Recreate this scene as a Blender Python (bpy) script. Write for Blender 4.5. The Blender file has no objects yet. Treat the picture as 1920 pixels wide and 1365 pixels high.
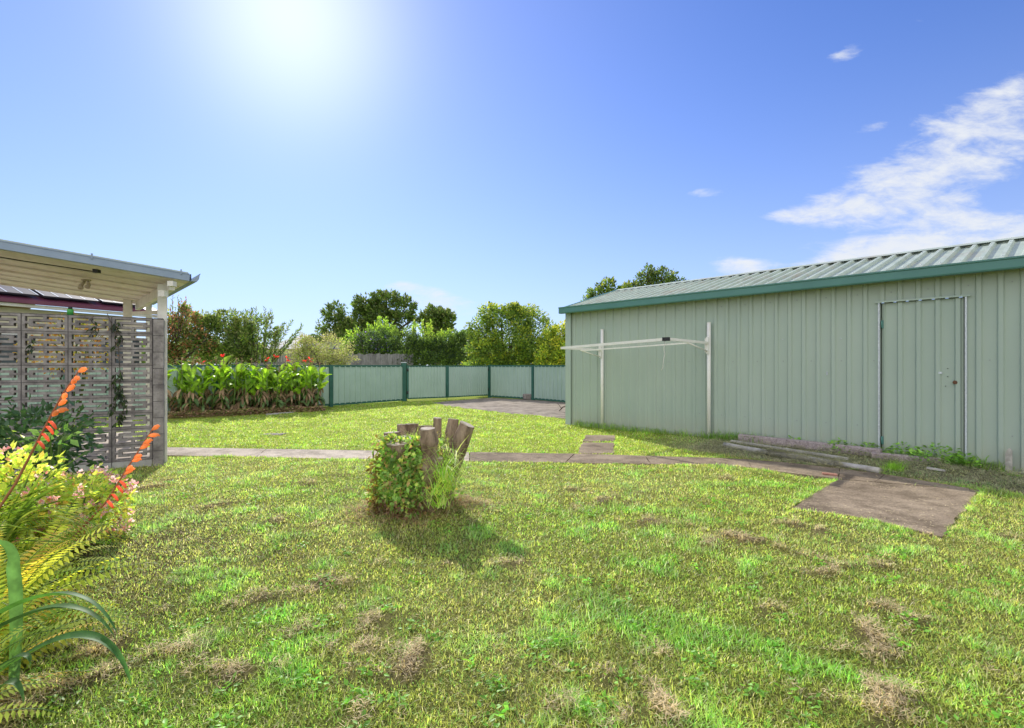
import bpy, math, random
import numpy as np
from mathutils import Vector, Matrix, Quaternion
random.seed(7); RNG = np.random.default_rng(11)
sc = bpy.context.scene
COL = sc.collection
PI = math.pi
F = 960.0; CX = 960.0; HY = 685.0; CH = 1.2       # focal length (px of a 1920 wide frame), horizon, eye height

def G(px, py, z=0.0):
    "ground point seen at a pixel"
    Y = (CH - z) * F / (py - HY)
    return Vector(((px - CX) / F * Y, Y, z))
def P(px, py, Y):
    return Vector(((px - CX) / F * Y, Y, CH - (py - HY) / F * Y))
def R(d): return math.radians(d)

# ------------------------------------------------------------------ tagging
ORG = {}
def tag(o, label=None, cat=None, group=None, kind=None):
    if label: o["label"] = label
    if cat: o["category"] = cat
    if group: o["group"] = group
    if kind: o["kind"] = kind
    return o
def thing(name, label, cat, loc=(0, 0, 0), group=None):
    o = bpy.data.objects.new(name, None); COL.objects.link(o)
    o.empty_display_size = 0.1
    o.location = loc; ORG[o] = Vector(loc)
    return tag(o, label, cat, group)
def link(name, me, mat, parent=None):
    o = bpy.data.objects.new(name, me); COL.objects.link(o)
    if mat: me.materials.append(mat)
    if parent is not None:
        o.parent = parent; ORG[o] = ORG[parent]
    else: ORG[o] = Vector((0, 0, 0))
    return o
def copy_tree(o, parent=None, keep=None):
    c = o.copy(); COL.objects.link(c)
    if parent is not None: c.parent = parent
    for ch in list(o.children):
        if keep is None or keep(ch): copy_tree(ch, c)
    return c

# ------------------------------------------------------------------ mesh builders
class MB:
    def __init__(s): s.v = []; s.f = []; s.sm = []
    def add(s, vs, fs, smooth=False):
        n = len(s.v); s.v += [tuple(x) for x in vs]
        s.f += [tuple(i + n for i in q) for q in fs]; s.sm += [smooth] * len(fs)
    def obox(s, c, ax, ay, az, hx, hy, hz):
        c = Vector(c); ax = Vector(ax); ay = Vector(ay); az = Vector(az)
        vs = [c + ax * hx * i + ay * hy * j + az * hz * k for i in (-1, 1) for j in (-1, 1) for k in (-1, 1)]
        s.add(vs, [(0, 1, 3, 2), (4, 6, 7, 5), (0, 4, 5, 1), (2, 3, 7, 6), (0, 2, 6, 4), (1, 5, 7, 3)])
    def box(s, c, size):
        s.obox(c, (1, 0, 0), (0, 1, 0), (0, 0, 1), size[0] / 2, size[1] / 2, size[2] / 2)
    def beam(s, p, q, w, h, up=(0, 0, 1)):
        p = Vector(p); q = Vector(q); a = q - p; L = a.length; a.normalize()
        u = Vector(up); sd = a.cross(u); sd.normalize(); u = sd.cross(a)
        s.obox((p + q) / 2, a, sd, u, L / 2, w / 2, h / 2)
    def tube(s, pts, rad, n=8, cap=True, jitter=0, smooth=True, flat=1.0):
        pts = [Vector(p) for p in pts]
        if not hasattr(rad, '__len__'): rad = [rad] * len(pts)
        vs = []; ref = None
        for i, p in enumerate(pts):
            t = (pts[min(i + 1, len(pts) - 1)] - pts[max(i - 1, 0)]).normalized()
            if ref is None:
                ref = t.cross(Vector((0, 1, 0.2)));
                if ref.length < .1: ref = t.cross(Vector((1, 0, 0)))
            ref = (ref - t * ref.dot(t)).normalized(); b = t.cross(ref)
            for k in range(n):
                a = 2 * PI * k / n; r = rad[i] * (1 + (random.uniform(-jitter, jitter) if jitter else 0))
                vs.append(p + (ref * math.cos(a) + b * math.sin(a) * flat) * r)
        fs = [(i * n + k, i * n + (k + 1) % n, (i + 1) * n + (k + 1) % n, (i + 1) * n + k) for i in range(len(pts) - 1) for k in range(n)]
        m = len(s.f); s.add(vs, fs, smooth)
        if cap:
            n0 = len(s.v) - len(vs)
            s.f.append(tuple(n0 + k for k in reversed(range(n)))); s.sm.append(False)
            s.f.append(tuple(n0 + (len(pts) - 1) * n + k for k in range(n))); s.sm.append(False)
    def prism(s, poly, z0, z1):
        n = len(poly)
        vs = [(p[0], p[1], z0) for p in poly] + [(p[0], p[1], z1) for p in poly]
        s.add(vs, [tuple(reversed(range(n))), tuple(range(n, 2 * n))] + [(i, (i + 1) % n, n + (i + 1) % n, n + i) for i in range(n)])
    def build(s, name, mat, parent=None):
        o0 = ORG[parent] if parent is not None else Vector((0, 0, 0))
        me = bpy.data.meshes.new(name)
        me.from_pydata([(x - o0.x, y - o0.y, z - o0.z) for x, y, z in s.v], [], s.f)
        me.polygons.foreach_set('use_smooth', s.sm); me.update()
        return link(name, me, mat, parent)

def np_mesh(name, co, loops, starts, cols, mat, parent=None, smooth=False):
    o0 = ORG[parent] if parent is not None else Vector((0, 0, 0))
    me = bpy.data.meshes.new(name)
    co = np.asarray(co, dtype=np.float32) - np.array(o0, dtype=np.float32)
    me.vertices.add(len(co)); me.vertices.foreach_set('co', co.ravel())
    me.loops.add(len(loops)); me.loops.foreach_set('vertex_index', np.asarray(loops, dtype=np.int32))
    me.polygons.add(len(starts)); me.polygons.foreach_set('loop_start', np.asarray(starts, dtype=np.int32))
    if smooth: me.polygons.foreach_set('use_smooth', np.ones(len(starts), dtype=bool))
    me.update(calc_edges=True)
    if cols is not None:
        at = me.attributes.new('Col', 'FLOAT_COLOR', 'POINT')
        c4 = np.ones((len(co), 4), dtype=np.float32); c4[:, :3] = cols
        at.data.foreach_set('color', c4.ravel())
    return link(name, me, mat, parent)

def unit(a): return a / np.maximum(np.linalg.norm(a, axis=1, keepdims=True), 1e-9)
def leaves(name, c, d, nrm, L, W, cols, mat, parent=None, fold=0.25, droop=0.15):
    "many small leaf faces: each a folded, slightly drooping blade of four triangles"
    c = np.asarray(c, float); N = len(c)
    d = unit(np.asarray(d, float)); s = unit(np.cross(d, nrm)); n = np.cross(s, d)
    L = np.broadcast_to(np.asarray(L, float), (N,))[:, None]; W = np.broadcast_to(np.asarray(W, float), (N,))[:, None]
    base = c; mid = c + d * L * .45 + n * W * fold * -1; tip = c + d * L - n * L * droop
    l = c + d * L * .42 + s * W * .5; r = c + d * L * .42 - s * W * .5
    co = np.stack([base, l, tip, r, mid], 1).reshape(-1, 3)
    k = np.arange(N)[:, None] * 5
    tri = np.concatenate([k + [0, 4, 1], k + [1, 4, 2], k + [2, 4, 3], k + [3, 4, 0]], 1).ravel()
    cc = np.repeat(np.asarray(cols, float), 5, 0)
    return np_mesh(name, co, tri, np.arange(N * 4) * 3, cc, mat, parent)

def blades(name, base, d, L, W, bend, cols, mat, parent=None, tipcols=None):
    "grass blades: quad + triangle, bending outwards"
    N = len(base); d = unit(d)
    up = np.array([0, 0, 1.0]); s = unit(np.cross(d, up + 1e-3)); L = np.asarray(L)[:, None]; W = np.asarray(W)[:, None]
    h = d.copy(); h[:, 2] = 0; h = unit(h + 1e-6); b = np.asarray(bend)[:, None]
    m = base + d * L * .55; t = base + d * L + h * L * b * .6 - up * L * b * .5
    co = np.stack([base - s * W * .5, base + s * W * .5, m + s * W * .38, m - s * W * .38, t], 1).reshape(-1, 3)
    k = np.arange(N)[:, None] * 5
    lp = np.concatenate([k + [0, 1, 2, 3], k + [3, 2, 4]], 1).ravel()
    st = (np.arange(N)[:, None] * 7 + [0, 4]).ravel()
    cc = np.repeat(cols, 5, 0)
    if tipcols is not None: cc = cc.reshape(N, 5, 3); cc[:, 4] = tipcols; cc = cc.reshape(-1, 3)
    return np_mesh(name, co, lp, st, cc, mat, parent)

# value noise
_tab = RNG.random((64, 64))
def vn(x, y, s, ox=0, oy=0):
    x = np.asarray(x) * s + ox; y = np.asarray(y) * s + oy
    xi = np.floor(x).astype(int); yi = np.floor(y).astype(int); fx = x - xi; fy = y - yi
    fx = fx * fx * (3 - 2 * fx); fy = fy * fy * (3 - 2 * fy)
    a = _tab[xi % 64, yi % 64]; b = _tab[(xi + 1) % 64, yi % 64]; c = _tab[xi % 64, (yi + 1) % 64]; e = _tab[(xi + 1) % 64, (yi + 1) % 64]
    return (a * (1 - fx) + b * fx) * (1 - fy) + (c * (1 - fx) + e * fx) * fy
def fbm(x, y, s, o=0): return (vn(x, y, s, o, o * 2) + .5 * vn(x, y, s * 2.1, o + 7, 3) + .25 * vn(x, y, s * 4.3, 1, o + 5)) / 1.75
def sstep(a, b, x): t = np.clip((x - a) / (b - a), 0, 1); return t * t * (3 - 2 * t)
def inpoly(x, y, poly):
    r = np.zeros(np.shape(x), bool); n = len(poly); j = n - 1
    for i in range(n):
        xi, yi = poly[i][0], poly[i][1]; xj, yj = poly[j][0], poly[j][1]
        if yi != yj:
            r ^= ((yi > y) != (yj > y)) & (x < (xj - xi) * (y - yi) / (yj - yi) + xi)
        j = i
    return r

# ------------------------------------------------------------------ materials
def nodes(name):
    m = bpy.data.materials.new(name); m.use_nodes = True
    nt = m.node_tree; nt.nodes.clear(); out = nt.nodes.new('ShaderNodeOutputMaterial')
    return m, nt, out
def N(nt, t, **kw):
    n = nt.nodes.new(t)
    for k, v in kw.items():
        if k.startswith('i_'):
            key = k[2:]; key = int(key) if key.isdigit() else key.replace('_', ' ')
            n.inputs[key].default_value = v
        else: setattr(n, k, v)
    return n
def ramp(nt, stops):
    r = nt.nodes.new('ShaderNodeValToRGB'); e = r.color_ramp.elements
    while len(e) < len(stops): e.new(.5)
    for i, (p, c) in enumerate(stops): e[i].position = p; e[i].color = (*c, 1) if len(c) == 3 else c
    return r
def surf(name, c1, c2, scale=6, rough=.6, bump=.0, bscale=60, spec=.3, metal=0, stretch=(1, 1, 1), c3=None, s3=40, f3=.3, lo=.35, hi=.65):
    m, nt, out = nodes(name); L = nt.links.new
    tc = N(nt, 'ShaderNodeTexCoord'); mp = N(nt, 'ShaderNodeMapping'); mp.inputs['Scale'].default_value = stretch
    L(tc.outputs['Object'], mp.inputs[0])
    nz = N(nt, 'ShaderNodeTexNoise', i_Scale=scale, i_Detail=6.0, i_Roughness=.62); L(mp.outputs[0], nz.inputs['Vector'])
    rp = ramp(nt, [(lo, c1), (hi, c2)]); L(nz.outputs['Fac'], rp.inputs[0]); col = rp.outputs[0]
    if c3:
        n3 = N(nt, 'ShaderNodeTexNoise', i_Scale=s3, i_Detail=4.0, i_Roughness=.7); L(mp.outputs[0], n3.inputs['Vector'])
        r3 = ramp(nt, [(.52, (0, 0, 0)), (.72, (1, 1, 1))]); L(n3.outputs['Fac'], r3.inputs[0])
        mu = N(nt, 'ShaderNodeMath', operation='MULTIPLY', i_1=f3); L(r3.outputs[0], mu.inputs[0])
        mx = N(nt, 'ShaderNodeMix', data_type='RGBA'); L(mu.outputs[0], mx.inputs[0]); L(col, mx.inputs[6]); mx.inputs[7].default_value = (*c3, 1)
        col = mx.outputs[2]
    b = N(nt, 'ShaderNodeBsdfPrincipled'); L(col, b.inputs['Base Color'])
    b.inputs['Roughness'].default_value = rough; b.inputs['Metallic'].default_value = metal
    b.inputs['Specular IOR Level'].default_value = spec
    if bump:
        nb = N(nt, 'ShaderNodeTexNoise', i_Scale=bscale, i_Detail=5.0, i_Roughness=.65); L(mp.outputs[0], nb.inputs['Vector'])
        bp = N(nt, 'ShaderNodeBump', i_Strength=bump, i_Distance=.01); L(nb.outputs['Fac'], bp.inputs['Height']); L(bp.outputs[0], b.inputs['Normal'])
    L(b.outputs[0], out.inputs[0]); return m
def leafmat(name, trans=.45, boost=(1.5, 1.5, .7), rough=.45, spec=.35, nscale=9.0, namt=.35):
    m, nt, out = nodes(name); L = nt.links.new
    a = N(nt, 'ShaderNodeAttribute', attribute_name='Col')
    tc = N(nt, 'ShaderNodeTexCoord'); nz = N(nt, 'ShaderNodeTexNoise', i_Scale=nscale, i_Detail=3.0); L(tc.outputs['Object'], nz.inputs['Vector'])
    mr = N(nt, 'ShaderNodeMapRange'); L(nz.outputs['Fac'], mr.inputs[0]); mr.inputs[1].default_value = .3; mr.inputs[2].default_value = .7
    mr.inputs[3].default_value = 1 - namt; mr.inputs[4].default_value = 1 + namt
    v = N(nt, 'ShaderNodeVectorMath', operation='SCALE'); L(a.outputs['Color'], v.inputs[0]); L(mr.outputs[0], v.inputs['Scale'])
    b = N(nt, 'ShaderNodeBsdfPrincipled'); L(v.outputs[0], b.inputs['Base Color']); b.inputs['Roughness'].default_value = rough; b.inputs['Specular IOR Level'].default_value = spec
    v2 = N(nt, 'ShaderNodeVectorMath', operation='MULTIPLY'); L(v.outputs[0], v2.inputs[0]); v2.inputs[1].default_value = boost
    t = N(nt, 'ShaderNodeBsdfTranslucent'); L(v2.outputs[0], t.inputs[0])
    mx = N(nt, 'ShaderNodeMixShader', i_0=trans); L(b.outputs[0], mx.inputs[1]); L(t.outputs[0], mx.inputs[2]); L(mx.outputs[0], out.inputs[0])
    return m

M = {}
M['leaf'] = leafmat('leaf', .45, (1.6, 1.7, .7))
M['grass'] = leafmat('grass blades', .58, (1.47, 1.54, 1.02), rough=.42, spec=.34, nscale=3, namt=.2)
M['foliage'] = leafmat('tree foliage', .46, (1.35, 1.35, 1.0), rough=.5, spec=.3, namt=.25)
M['strap'] = leafmat('strap leaf', .42, (1.5, 1.6, .7), rough=.55, spec=.3, nscale=25, namt=.3)
M['fern'] = leafmat('fern', .5, (1.5, 1.5, .7), rough=.7, spec=.12)
M['petal'] = leafmat('petal', .62, (1.5, 1.15, 1.15), rough=.5, spec=.2)
M['straw'] = leafmat('dry grass', .3, (1.2, 1.1, .9), rough=.8, spec=.1)
M['shed'] = surf('shed steel pale green', (.38, .465, .40), (.43, .51, .44), 1.2, .5, .03, 30, .35, stretch=(1, 1, .25), c3=(.42, .45, .37), s3=5, f3=.25)
def wallmat():
    m, nt, out = nodes('shed wall steel'); L = nt.links.new
    tc = N(nt, 'ShaderNodeTexCoord'); sx = N(nt, 'ShaderNodeSeparateXYZ'); L(tc.outputs['Object'], sx.inputs[0])
    def nz(sc_, st, det=5.0):
        mp = N(nt, 'ShaderNodeMapping'); mp.inputs['Scale'].default_value = st; L(tc.outputs['Object'], mp.inputs[0]); n = N(nt, 'ShaderNodeTexNoise', i_Scale=sc_, i_Detail=det, i_Roughness=.6); L(mp.outputs[0], n.inputs['Vector']); return n.outputs['Fac']
    r1 = ramp(nt, [(.3, (.355, .435, .37)), (.7, (.415, .49, .42))]); L(nz(.9, (1, 1, .5)), r1.inputs[0])
    st = ramp(nt, [(.5, (0, 0, 0)), (.75, (1, 1, 1))]); L(nz(14, (1, 1, .04)), st.inputs[0])
    m1 = N(nt, 'ShaderNodeMix', data_type='RGBA'); mu = N(nt, 'ShaderNodeMath', operation='MULTIPLY', i_1=.22); L(st.outputs[0], mu.inputs[0]); L(mu.outputs[0], m1.inputs[0]); L(r1.outputs[0], m1.inputs[6]); m1.inputs[7].default_value = (.40, .43, .36, 1)
    zz = N(nt, 'ShaderNodeMapRange'); L(sx.outputs[2], zz.inputs[0]); zz.inputs[1].default_value = .42; zz.inputs[2].default_value = .0
    sp_ = N(nt, 'ShaderNodeMath', operation='MULTIPLY'); L(zz.outputs[0], sp_.inputs[0]); L(nz(9, (1, 1, 1)), sp_.inputs[1])
    zt = N(nt, 'ShaderNodeMapRange'); L(sx.outputs[2], zt.inputs[0]); zt.inputs[1].default_value = 1.9; zt.inputs[2].default_value = 2.3; zt.inputs[4].default_value = .35
    ad = N(nt, 'ShaderNodeMath', operation='MAXIMUM'); L(sp_.outputs[0], ad.inputs[0]); L(zt.outputs[0], ad.inputs[1])
    m2 = N(nt, 'ShaderNodeMix', data_type='RGBA'); L(ad.outputs[0], m2.inputs[0]); L(m1.outputs[2], m2.inputs[6]); m2.inputs[7].default_value = (.42, .40, .30, 1)
    b = N(nt, 'ShaderNodeBsdfPrincipled'); L(m2.outputs[2], b.inputs['Base Color']); b.inputs['Roughness'].default_value = .5; b.inputs['Specular IOR Level'].default_value = .35
    bp = N(nt, 'ShaderNodeBump', i_Strength=.12, i_Distance=.02); L(nz(3.5, (1, 1, .5), 2.0), bp.inputs['Height']); L(bp.outputs[0], b.inputs['Normal']); L(b.outputs[0], out.inputs[0]); return m
M['shed_wall'] = wallmat()
M['shed_trim'] = surf('shed trim teal', (.075, .20, .175), (.09, .23, .20), 2, .42, .02, 20, .4)
M['roof'] = surf('roof steel weathered', (.36, .42, .34), (.46, .52, .43), 3, .5, .03, 40, .4, c3=(.38, .27, .20), s3=2.2, f3=.5)
M['galv'] = surf('galvanised steel', (.38, .42, .46), (.72, .76, .80), 90, .45, .1, 120, .5, metal=.25)
M['fence'] = surf('fence steel green', (.35, .47, .39), (.40, .52, .44), 1.5, .5, .03, 30, .3, c3=(.32, .40, .30), s3=4, f3=.2)
M['fence_dark'] = surf('fence rail dark green', (.025, .10, .075), (.04, .14, .10), 4, .45, .02, 30, .35)
M['white'] = surf('weathered white paint', (.66, .63, .57), (.80, .77, .71), 5, .55, .06, 30, .3, c3=(.42, .37, .29), s3=9, f3=.3)
M['cream_metal'] = surf('cream enamel', (.80, .78, .72), (.86, .84, .79), 8, .4, .02, 40, .4, c3=(.45, .38, .28), s3=30, f3=.2)
M['ceiling'] = surf('stained ceiling sheet', (.74, .67, .63), (.87, .81, .77), 2.6, .7, .06, 25, .2, stretch=(1, 1, 1), c3=(.42, .34, .25), s3=5, f3=.5)
M['fascia'] = surf('blue grey metal', (.22, .29, .38), (.28, .35, .45), 3, .4, .02, 30, .4)
M['block'] = surf('weathered concrete block', (.17, .15, .145), (.38, .345, .325), 7, .9, .5, 130, .15, c3=(.08, .07, .065), s3=16, f3=.5)
M['pale_block'] = surf('pale concrete course', (.36, .35, .33), (.50, .48, .45), 6, .9, .4, 120, .15, c3=(.15, .14, .13), s3=14, f3=.5)
M['mortar'] = surf('dark mortar', (.06, .055, .055), (.13, .12, .12), 20, .95, .4, 140, .1)
M['bark'] = surf('grey brown bark', (.15, .10, .065), (.40, .30, .215), 14, .9, .9, 60, .15, stretch=(1, 1, .35), c3=(.05, .04, .03), s3=24, f3=.7)
M['cutwood'] = surf('sawn wood end', (.40, .33, .25), (.62, .55, .45), 18, .85, .4, 90, .15, c3=(.2, .15, .1), s3=30, f3=.6)
M['trunk'] = surf('tree trunk', (.07, .055, .04), (.16, .13, .10), 10, .9, .6, 30, .1)
M['oldwood'] = surf('weathered timber', (.28, .22, .215), (.54, .46, .445), 9, .9, .7, 40, .15, stretch=(6, 6, 6), c3=(.07, .05, .05), s3=3, f3=.6)
M['palewood'] = surf('pale weathered pole', (.34, .32, .28), (.54, .51, .46), 12, .85, .5, 60, .2, c3=(.25, .22, .18), s3=14, f3=.5)
M['paling'] = surf('grey palings', (.16, .155, .16), (.30, .29, .29), 7, .9, .4, 50, .15, stretch=(1, 1, .3))
M['rust'] = surf('rusty lock', (.10, .05, .03), (.2, .1, .06), 80, .7, .2, 100, .3, metal=.3)
M['dark'] = surf('dark plastic', (.015, .015, .017), (.03, .03, .033), 20, .5, 0, 10, .4)
M['greenplastic'] = surf('green plastic', (.05, .32, .06), (.07, .38, .08), 20, .4, 0, 10, .4)
M['brick'] = surf('red brick', (.30, .14, .10), (.42, .22, .16), 30, .9, .4, 120, .15)
M['stone'] = surf('grey rubble', (.20, .17, .15), (.36, .32, .29), 16, .9, .6, 60, .15)
M['cream_wall'] = surf('cream render', (.66, .60, .44), (.74, .68, .52), 3, .8, .1, 60, .2)
M['maroon'] = surf('maroon steel', (.14, .035, .06), (.18, .05, .08), 3, .4, .02, 30, .4)
M['tile'] = surf('grey roof', (.22, .22, .24), (.34, .34, .36), 8, .7, .1, 30, .3)
M['stem'] = surf('green stem', (.10, .17, .04), (.17, .26, .06), 12, .6, 0, 10, .3)
M['redstem'] = surf('reddish flower stem', (.28, .10, .05), (.40, .17, .08), 12, .55, 0, 10, .3)
M['cord'] = surf('nylon cord', (.6, .58, .52), (.7, .68, .62), 12, .8)
M['panel'] = surf('solar cell', (.035, .03, .04), (.06, .05, .065), 6, .55, 0, 10, .2)
M['glass'] = surf('window glass', (.04, .05, .06), (.07, .08, .09), 2, .12, 0, 10, .6)

def concrete(name, a, b):
    m, nt, out = nodes(name); L = nt.links.new
    tc = N(nt, 'ShaderNodeTexCoord')
    n1 = N(nt, 'ShaderNodeTexNoise', i_Scale=1.3, i_Detail=5.0, i_Roughness=.6); L(tc.outputs['Object'], n1.inputs['Vector'])
    n2 = N(nt, 'ShaderNodeTexNoise', i_Scale=70.0, i_Detail=4.0, i_Roughness=.75); L(tc.outputs['Object'], n2.inputs['Vector'])
    vo = N(nt, 'ShaderNodeTexVoronoi', i_Scale=110.0); L(tc.outputs['Object'], vo.inputs['Vector'])
    r1 = ramp(nt, [(.3, a), (.7, b)]); L(n1.outputs['Fac'], r1.inputs[0])
    n4 = N(nt, 'ShaderNodeTexNoise', i_Scale=3.4, i_Detail=7.0, i_Roughness=.7); L(tc.outputs['Object'], n4.inputs['Vector'])
    r4 = ramp(nt, [(.38, (.55, .53, .50)), (.56, (1.08, 1.07, 1.05))]); L(n4.outputs['Fac'], r4.inputs[0])
    m4 = N(nt, 'ShaderNodeMix', data_type='RGBA', blend_type='MULTIPLY', i_0=.85); L(r1.outputs[0], m4.inputs[6]); L(r4.outputs[0], m4.inputs[7])
    r2 = ramp(nt, [(.3, (.45, .45, .45)), (.7, (1.45, 1.45, 1.45))]); L(n2.outputs['Fac'], r2.inputs[0])
    mx = N(nt, 'ShaderNodeMix', data_type='RGBA', blend_type='MULTIPLY', i_0=.8); L(m4.outputs[2], mx.inputs[6]); L(r2.outputs[0], mx.inputs[7])
    r3 = ramp(nt, [(.12, (1.5, 1.4, 1.25)), (.3, (.8, .8, .8))]); L(vo.outputs['Distance'], r3.inputs[0])
    m2 = N(nt, 'ShaderNodeMix', data_type='RGBA', blend_type='MULTIPLY', i_0=.7); L(mx.outputs[2], m2.inputs[6]); L(r3.outputs[0], m2.inputs[7])
    b_ = N(nt, 'ShaderNodeBsdfPrincipled'); L(m2.outputs[2], b_.inputs['Base Color']); b_.inputs['Roughness'].default_value = .9; b_.inputs['Specular IOR Level'].default_value = .15
    bp = N(nt, 'ShaderNodeBump', i_Strength=.6, i_Distance=.008); L(n2.outputs['Fac'], bp.inputs['Height']); L(bp.outputs[0], b_.inputs['Normal'])
    L(b_.outputs[0], out.inputs[0]); return m
M['concrete'] = concrete('worn concrete', (.50, .43, .345), (.70, .61, .50))
M['drive'] = concrete('driveway concrete', (.30, .255, .205), (.44, .375, .305))
M['concrete_dark'] = concrete('dark worn concrete', (.22, .17, .12), (.43, .345, .25))

def groundmat():
    m, nt, out = nodes('lawn soil'); L = nt.links.new
    a = N(nt, 'ShaderNodeAttribute', attribute_name='Col'); tc = N(nt, 'ShaderNodeTexCoord')
    n1 = N(nt, 'ShaderNodeTexNoise', i_Scale=45.0, i_Detail=6.0, i_Roughness=.75); L(tc.outputs['Object'], n1.inputs['Vector'])
    r = ramp(nt, [(.3, (.45, .45, .45)), (.68, (1.5, 1.5, 1.4))]); L(n1.outputs['Fac'], r.inputs[0])
    mx = N(nt, 'ShaderNodeMix', data_type='RGBA', blend_type='MULTIPLY', i_0=1.0); L(a.outputs['Color'], mx.inputs[6]); L(r.outputs[0], mx.inputs[7])
    b = N(nt, 'ShaderNodeBsdfPrincipled'); L(mx.outputs[2], b.inputs['Base Color']); b.inputs['Roughness'].default_value = 1; b.inputs['Specular IOR Level'].default_value = .05
    bp = N(nt, 'ShaderNodeBump', i_Strength=1.0, i_Distance=.03); L(n1.outputs['Fac'], bp.inputs['Height']); L(bp.outputs[0], b.inputs['Normal'])
    L(b.outputs[0], out.inputs[0]); return m
M['ground'] = groundmat()

# ------------------------------------------------------------------ camera, sun, sky
cam = bpy.data.cameras.new('camera'); co = bpy.data.objects.new('camera', cam); COL.objects.link(co)
co.location = (0, 0, CH); co.rotation_euler = (R(90), 0, 0)
cam.sensor_width = 36; cam.lens = F / 1920 * 36; cam.shift_y = (HY - 682.5) / 1920
cam.clip_start = .05; cam.clip_end = 3000; sc.camera = co
sc.cycles.max_bounces = 6; sc.cycles.diffuse_bounces = 4; sc.cycles.glossy_bounces = 2; sc.cycles.transmission_bounces = 4; sc.cycles.caustics_reflective = False
AZ, EL = R(-23.5), R(32.8)
SUN = Vector((math.sin(AZ) * math.cos(EL), math.cos(AZ) * math.cos(EL), math.sin(EL)))
sl = bpy.data.lights.new('sun', 'SUN'); sl.energy = 5.0; sl.angle = R(.5); sl.color = (1, .95, .86)
so = bpy.data.objects.new('sun', sl); COL.objects.link(so); so.rotation_euler = SUN.to_track_quat('Z', 'Y').to_euler(); so.location = SUN * 50
sc.view_settings.view_transform = 'Standard'; sc.view_settings.look = 'None'; sc.view_settings.exposure = 0
w = bpy.data.worlds.new('World'); sc.world = w; w.use_nodes = True
nt = w.node_tree; nt.nodes.clear(); L = nt.links.new
wo = N(nt, 'ShaderNodeOutputWorld'); bg = N(nt, 'ShaderNodeBackground'); L(bg.outputs[0], wo.inputs[0])
STR = .15; bg.inputs[1].default_value = STR
sky = N(nt, 'ShaderNodeTexSky', sky_type='NISHITA'); sky.sun_disc = False; sky.sun_elevation = EL; sky.sun_rotation = AZ
sky.air_density = 1.0; sky.dust_density = .05; sky.ozone_density = 2.5; sky.altitude = 0
tc = N(nt, 'ShaderNodeTexCoord'); sp = N(nt, 'ShaderNodeSeparateXYZ'); L(tc.outputs['Generated'], sp.inputs[0])
def MA(op, a, b=None, c=None, clamp=False):
    n = nt.nodes.new('ShaderNodeMath'); n.operation = op; n.use_clamp = clamp
    for i, x in enumerate((a, b, c)):
        if x is None: continue
        if isinstance(x, (int, float)): n.inputs[i].default_value = x
        else: L(x, n.inputs[i])
    return n.outputs[0]
SKYMUL = (.36, .62, 1.16)
vm = N(nt, 'ShaderNodeVectorMath', operation='MULTIPLY'); L(sky.outputs[0], vm.inputs[0]); vm.inputs[1].default_value = SKYMUL
# pale band towards the horizon
hz = MA('POWER', MA('SUBTRACT', 1.0, MA('ABSOLUTE', sp.outputs[2]), clamp=True), 3.7)
mh = N(nt, 'ShaderNodeMix', data_type='RGBA'); L(MA('MULTIPLY', hz, .85), mh.inputs[0]); L(vm.outputs[0], mh.inputs[6])
mh.inputs[7].default_value = (.74 / STR, .83 / STR, .95 / STR, 1)
# glare around the sun
dt = N(nt, 'ShaderNodeVectorMath', operation='DOT_PRODUCT'); L(tc.outputs['Generated'], dt.inputs[0]); dt.inputs[1].default_value = SUN
dd = MA('MAXIMUM', dt.outputs['Value'], 0.0)
gl = MA('ADD', MA('MULTIPLY', MA('POWER', dd, 85.0), .50), MA('ADD', MA('MULTIPLY', MA('POWER', dd, 14.0), .10), MA('MULTIPLY', MA('POWER', dd, 4.5), .15)))
gv = N(nt, 'ShaderNodeVectorMath', operation='SCALE'); gv.inputs[0].default_value = (1.0 / STR, .90 / STR, .72 / STR); L(gl, gv.inputs['Scale'])
ga = N(nt, 'ShaderNodeVectorMath', operation='ADD'); L(mh.outputs[2], ga.inputs[0]); L(gv.outputs[0], ga.inputs[1])
# clouds: soft ellipses in direction space, broken up with noise
yy = MA('MAXIMUM', sp.outputs[1], .02)
U = MA('DIVIDE', sp.outputs[0], yy); V = MA('DIVIDE', sp.outputs[2], yy)
cv = N(nt, 'ShaderNodeCombineXYZ'); L(U, cv.inputs[0]); L(V, cv.inputs[1])
def skynoise(scale, rot, st, det, rough, dist=0.0):
    mp = N(nt, 'ShaderNodeMapping'); mp.inputs['Rotation'].default_value = (0, 0, rot); mp.inputs['Scale'].default_value = st; L(cv.outputs[0], mp.inputs[0])
    n = N(nt, 'ShaderNodeTexNoise', i_Scale=scale, i_Detail=det, i_Roughness=rough, i_Distortion=dist); L(mp.outputs[0], n.inputs['Vector']); return n.outputs['Fac']
n1 = skynoise(7.0, R(-24), (1, 3.2, 1), 10.0, .6, .5); n2 = skynoise(20.0, R(-20), (1, 2.2, 1), 8.0, .65, .3)
tot = None
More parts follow.
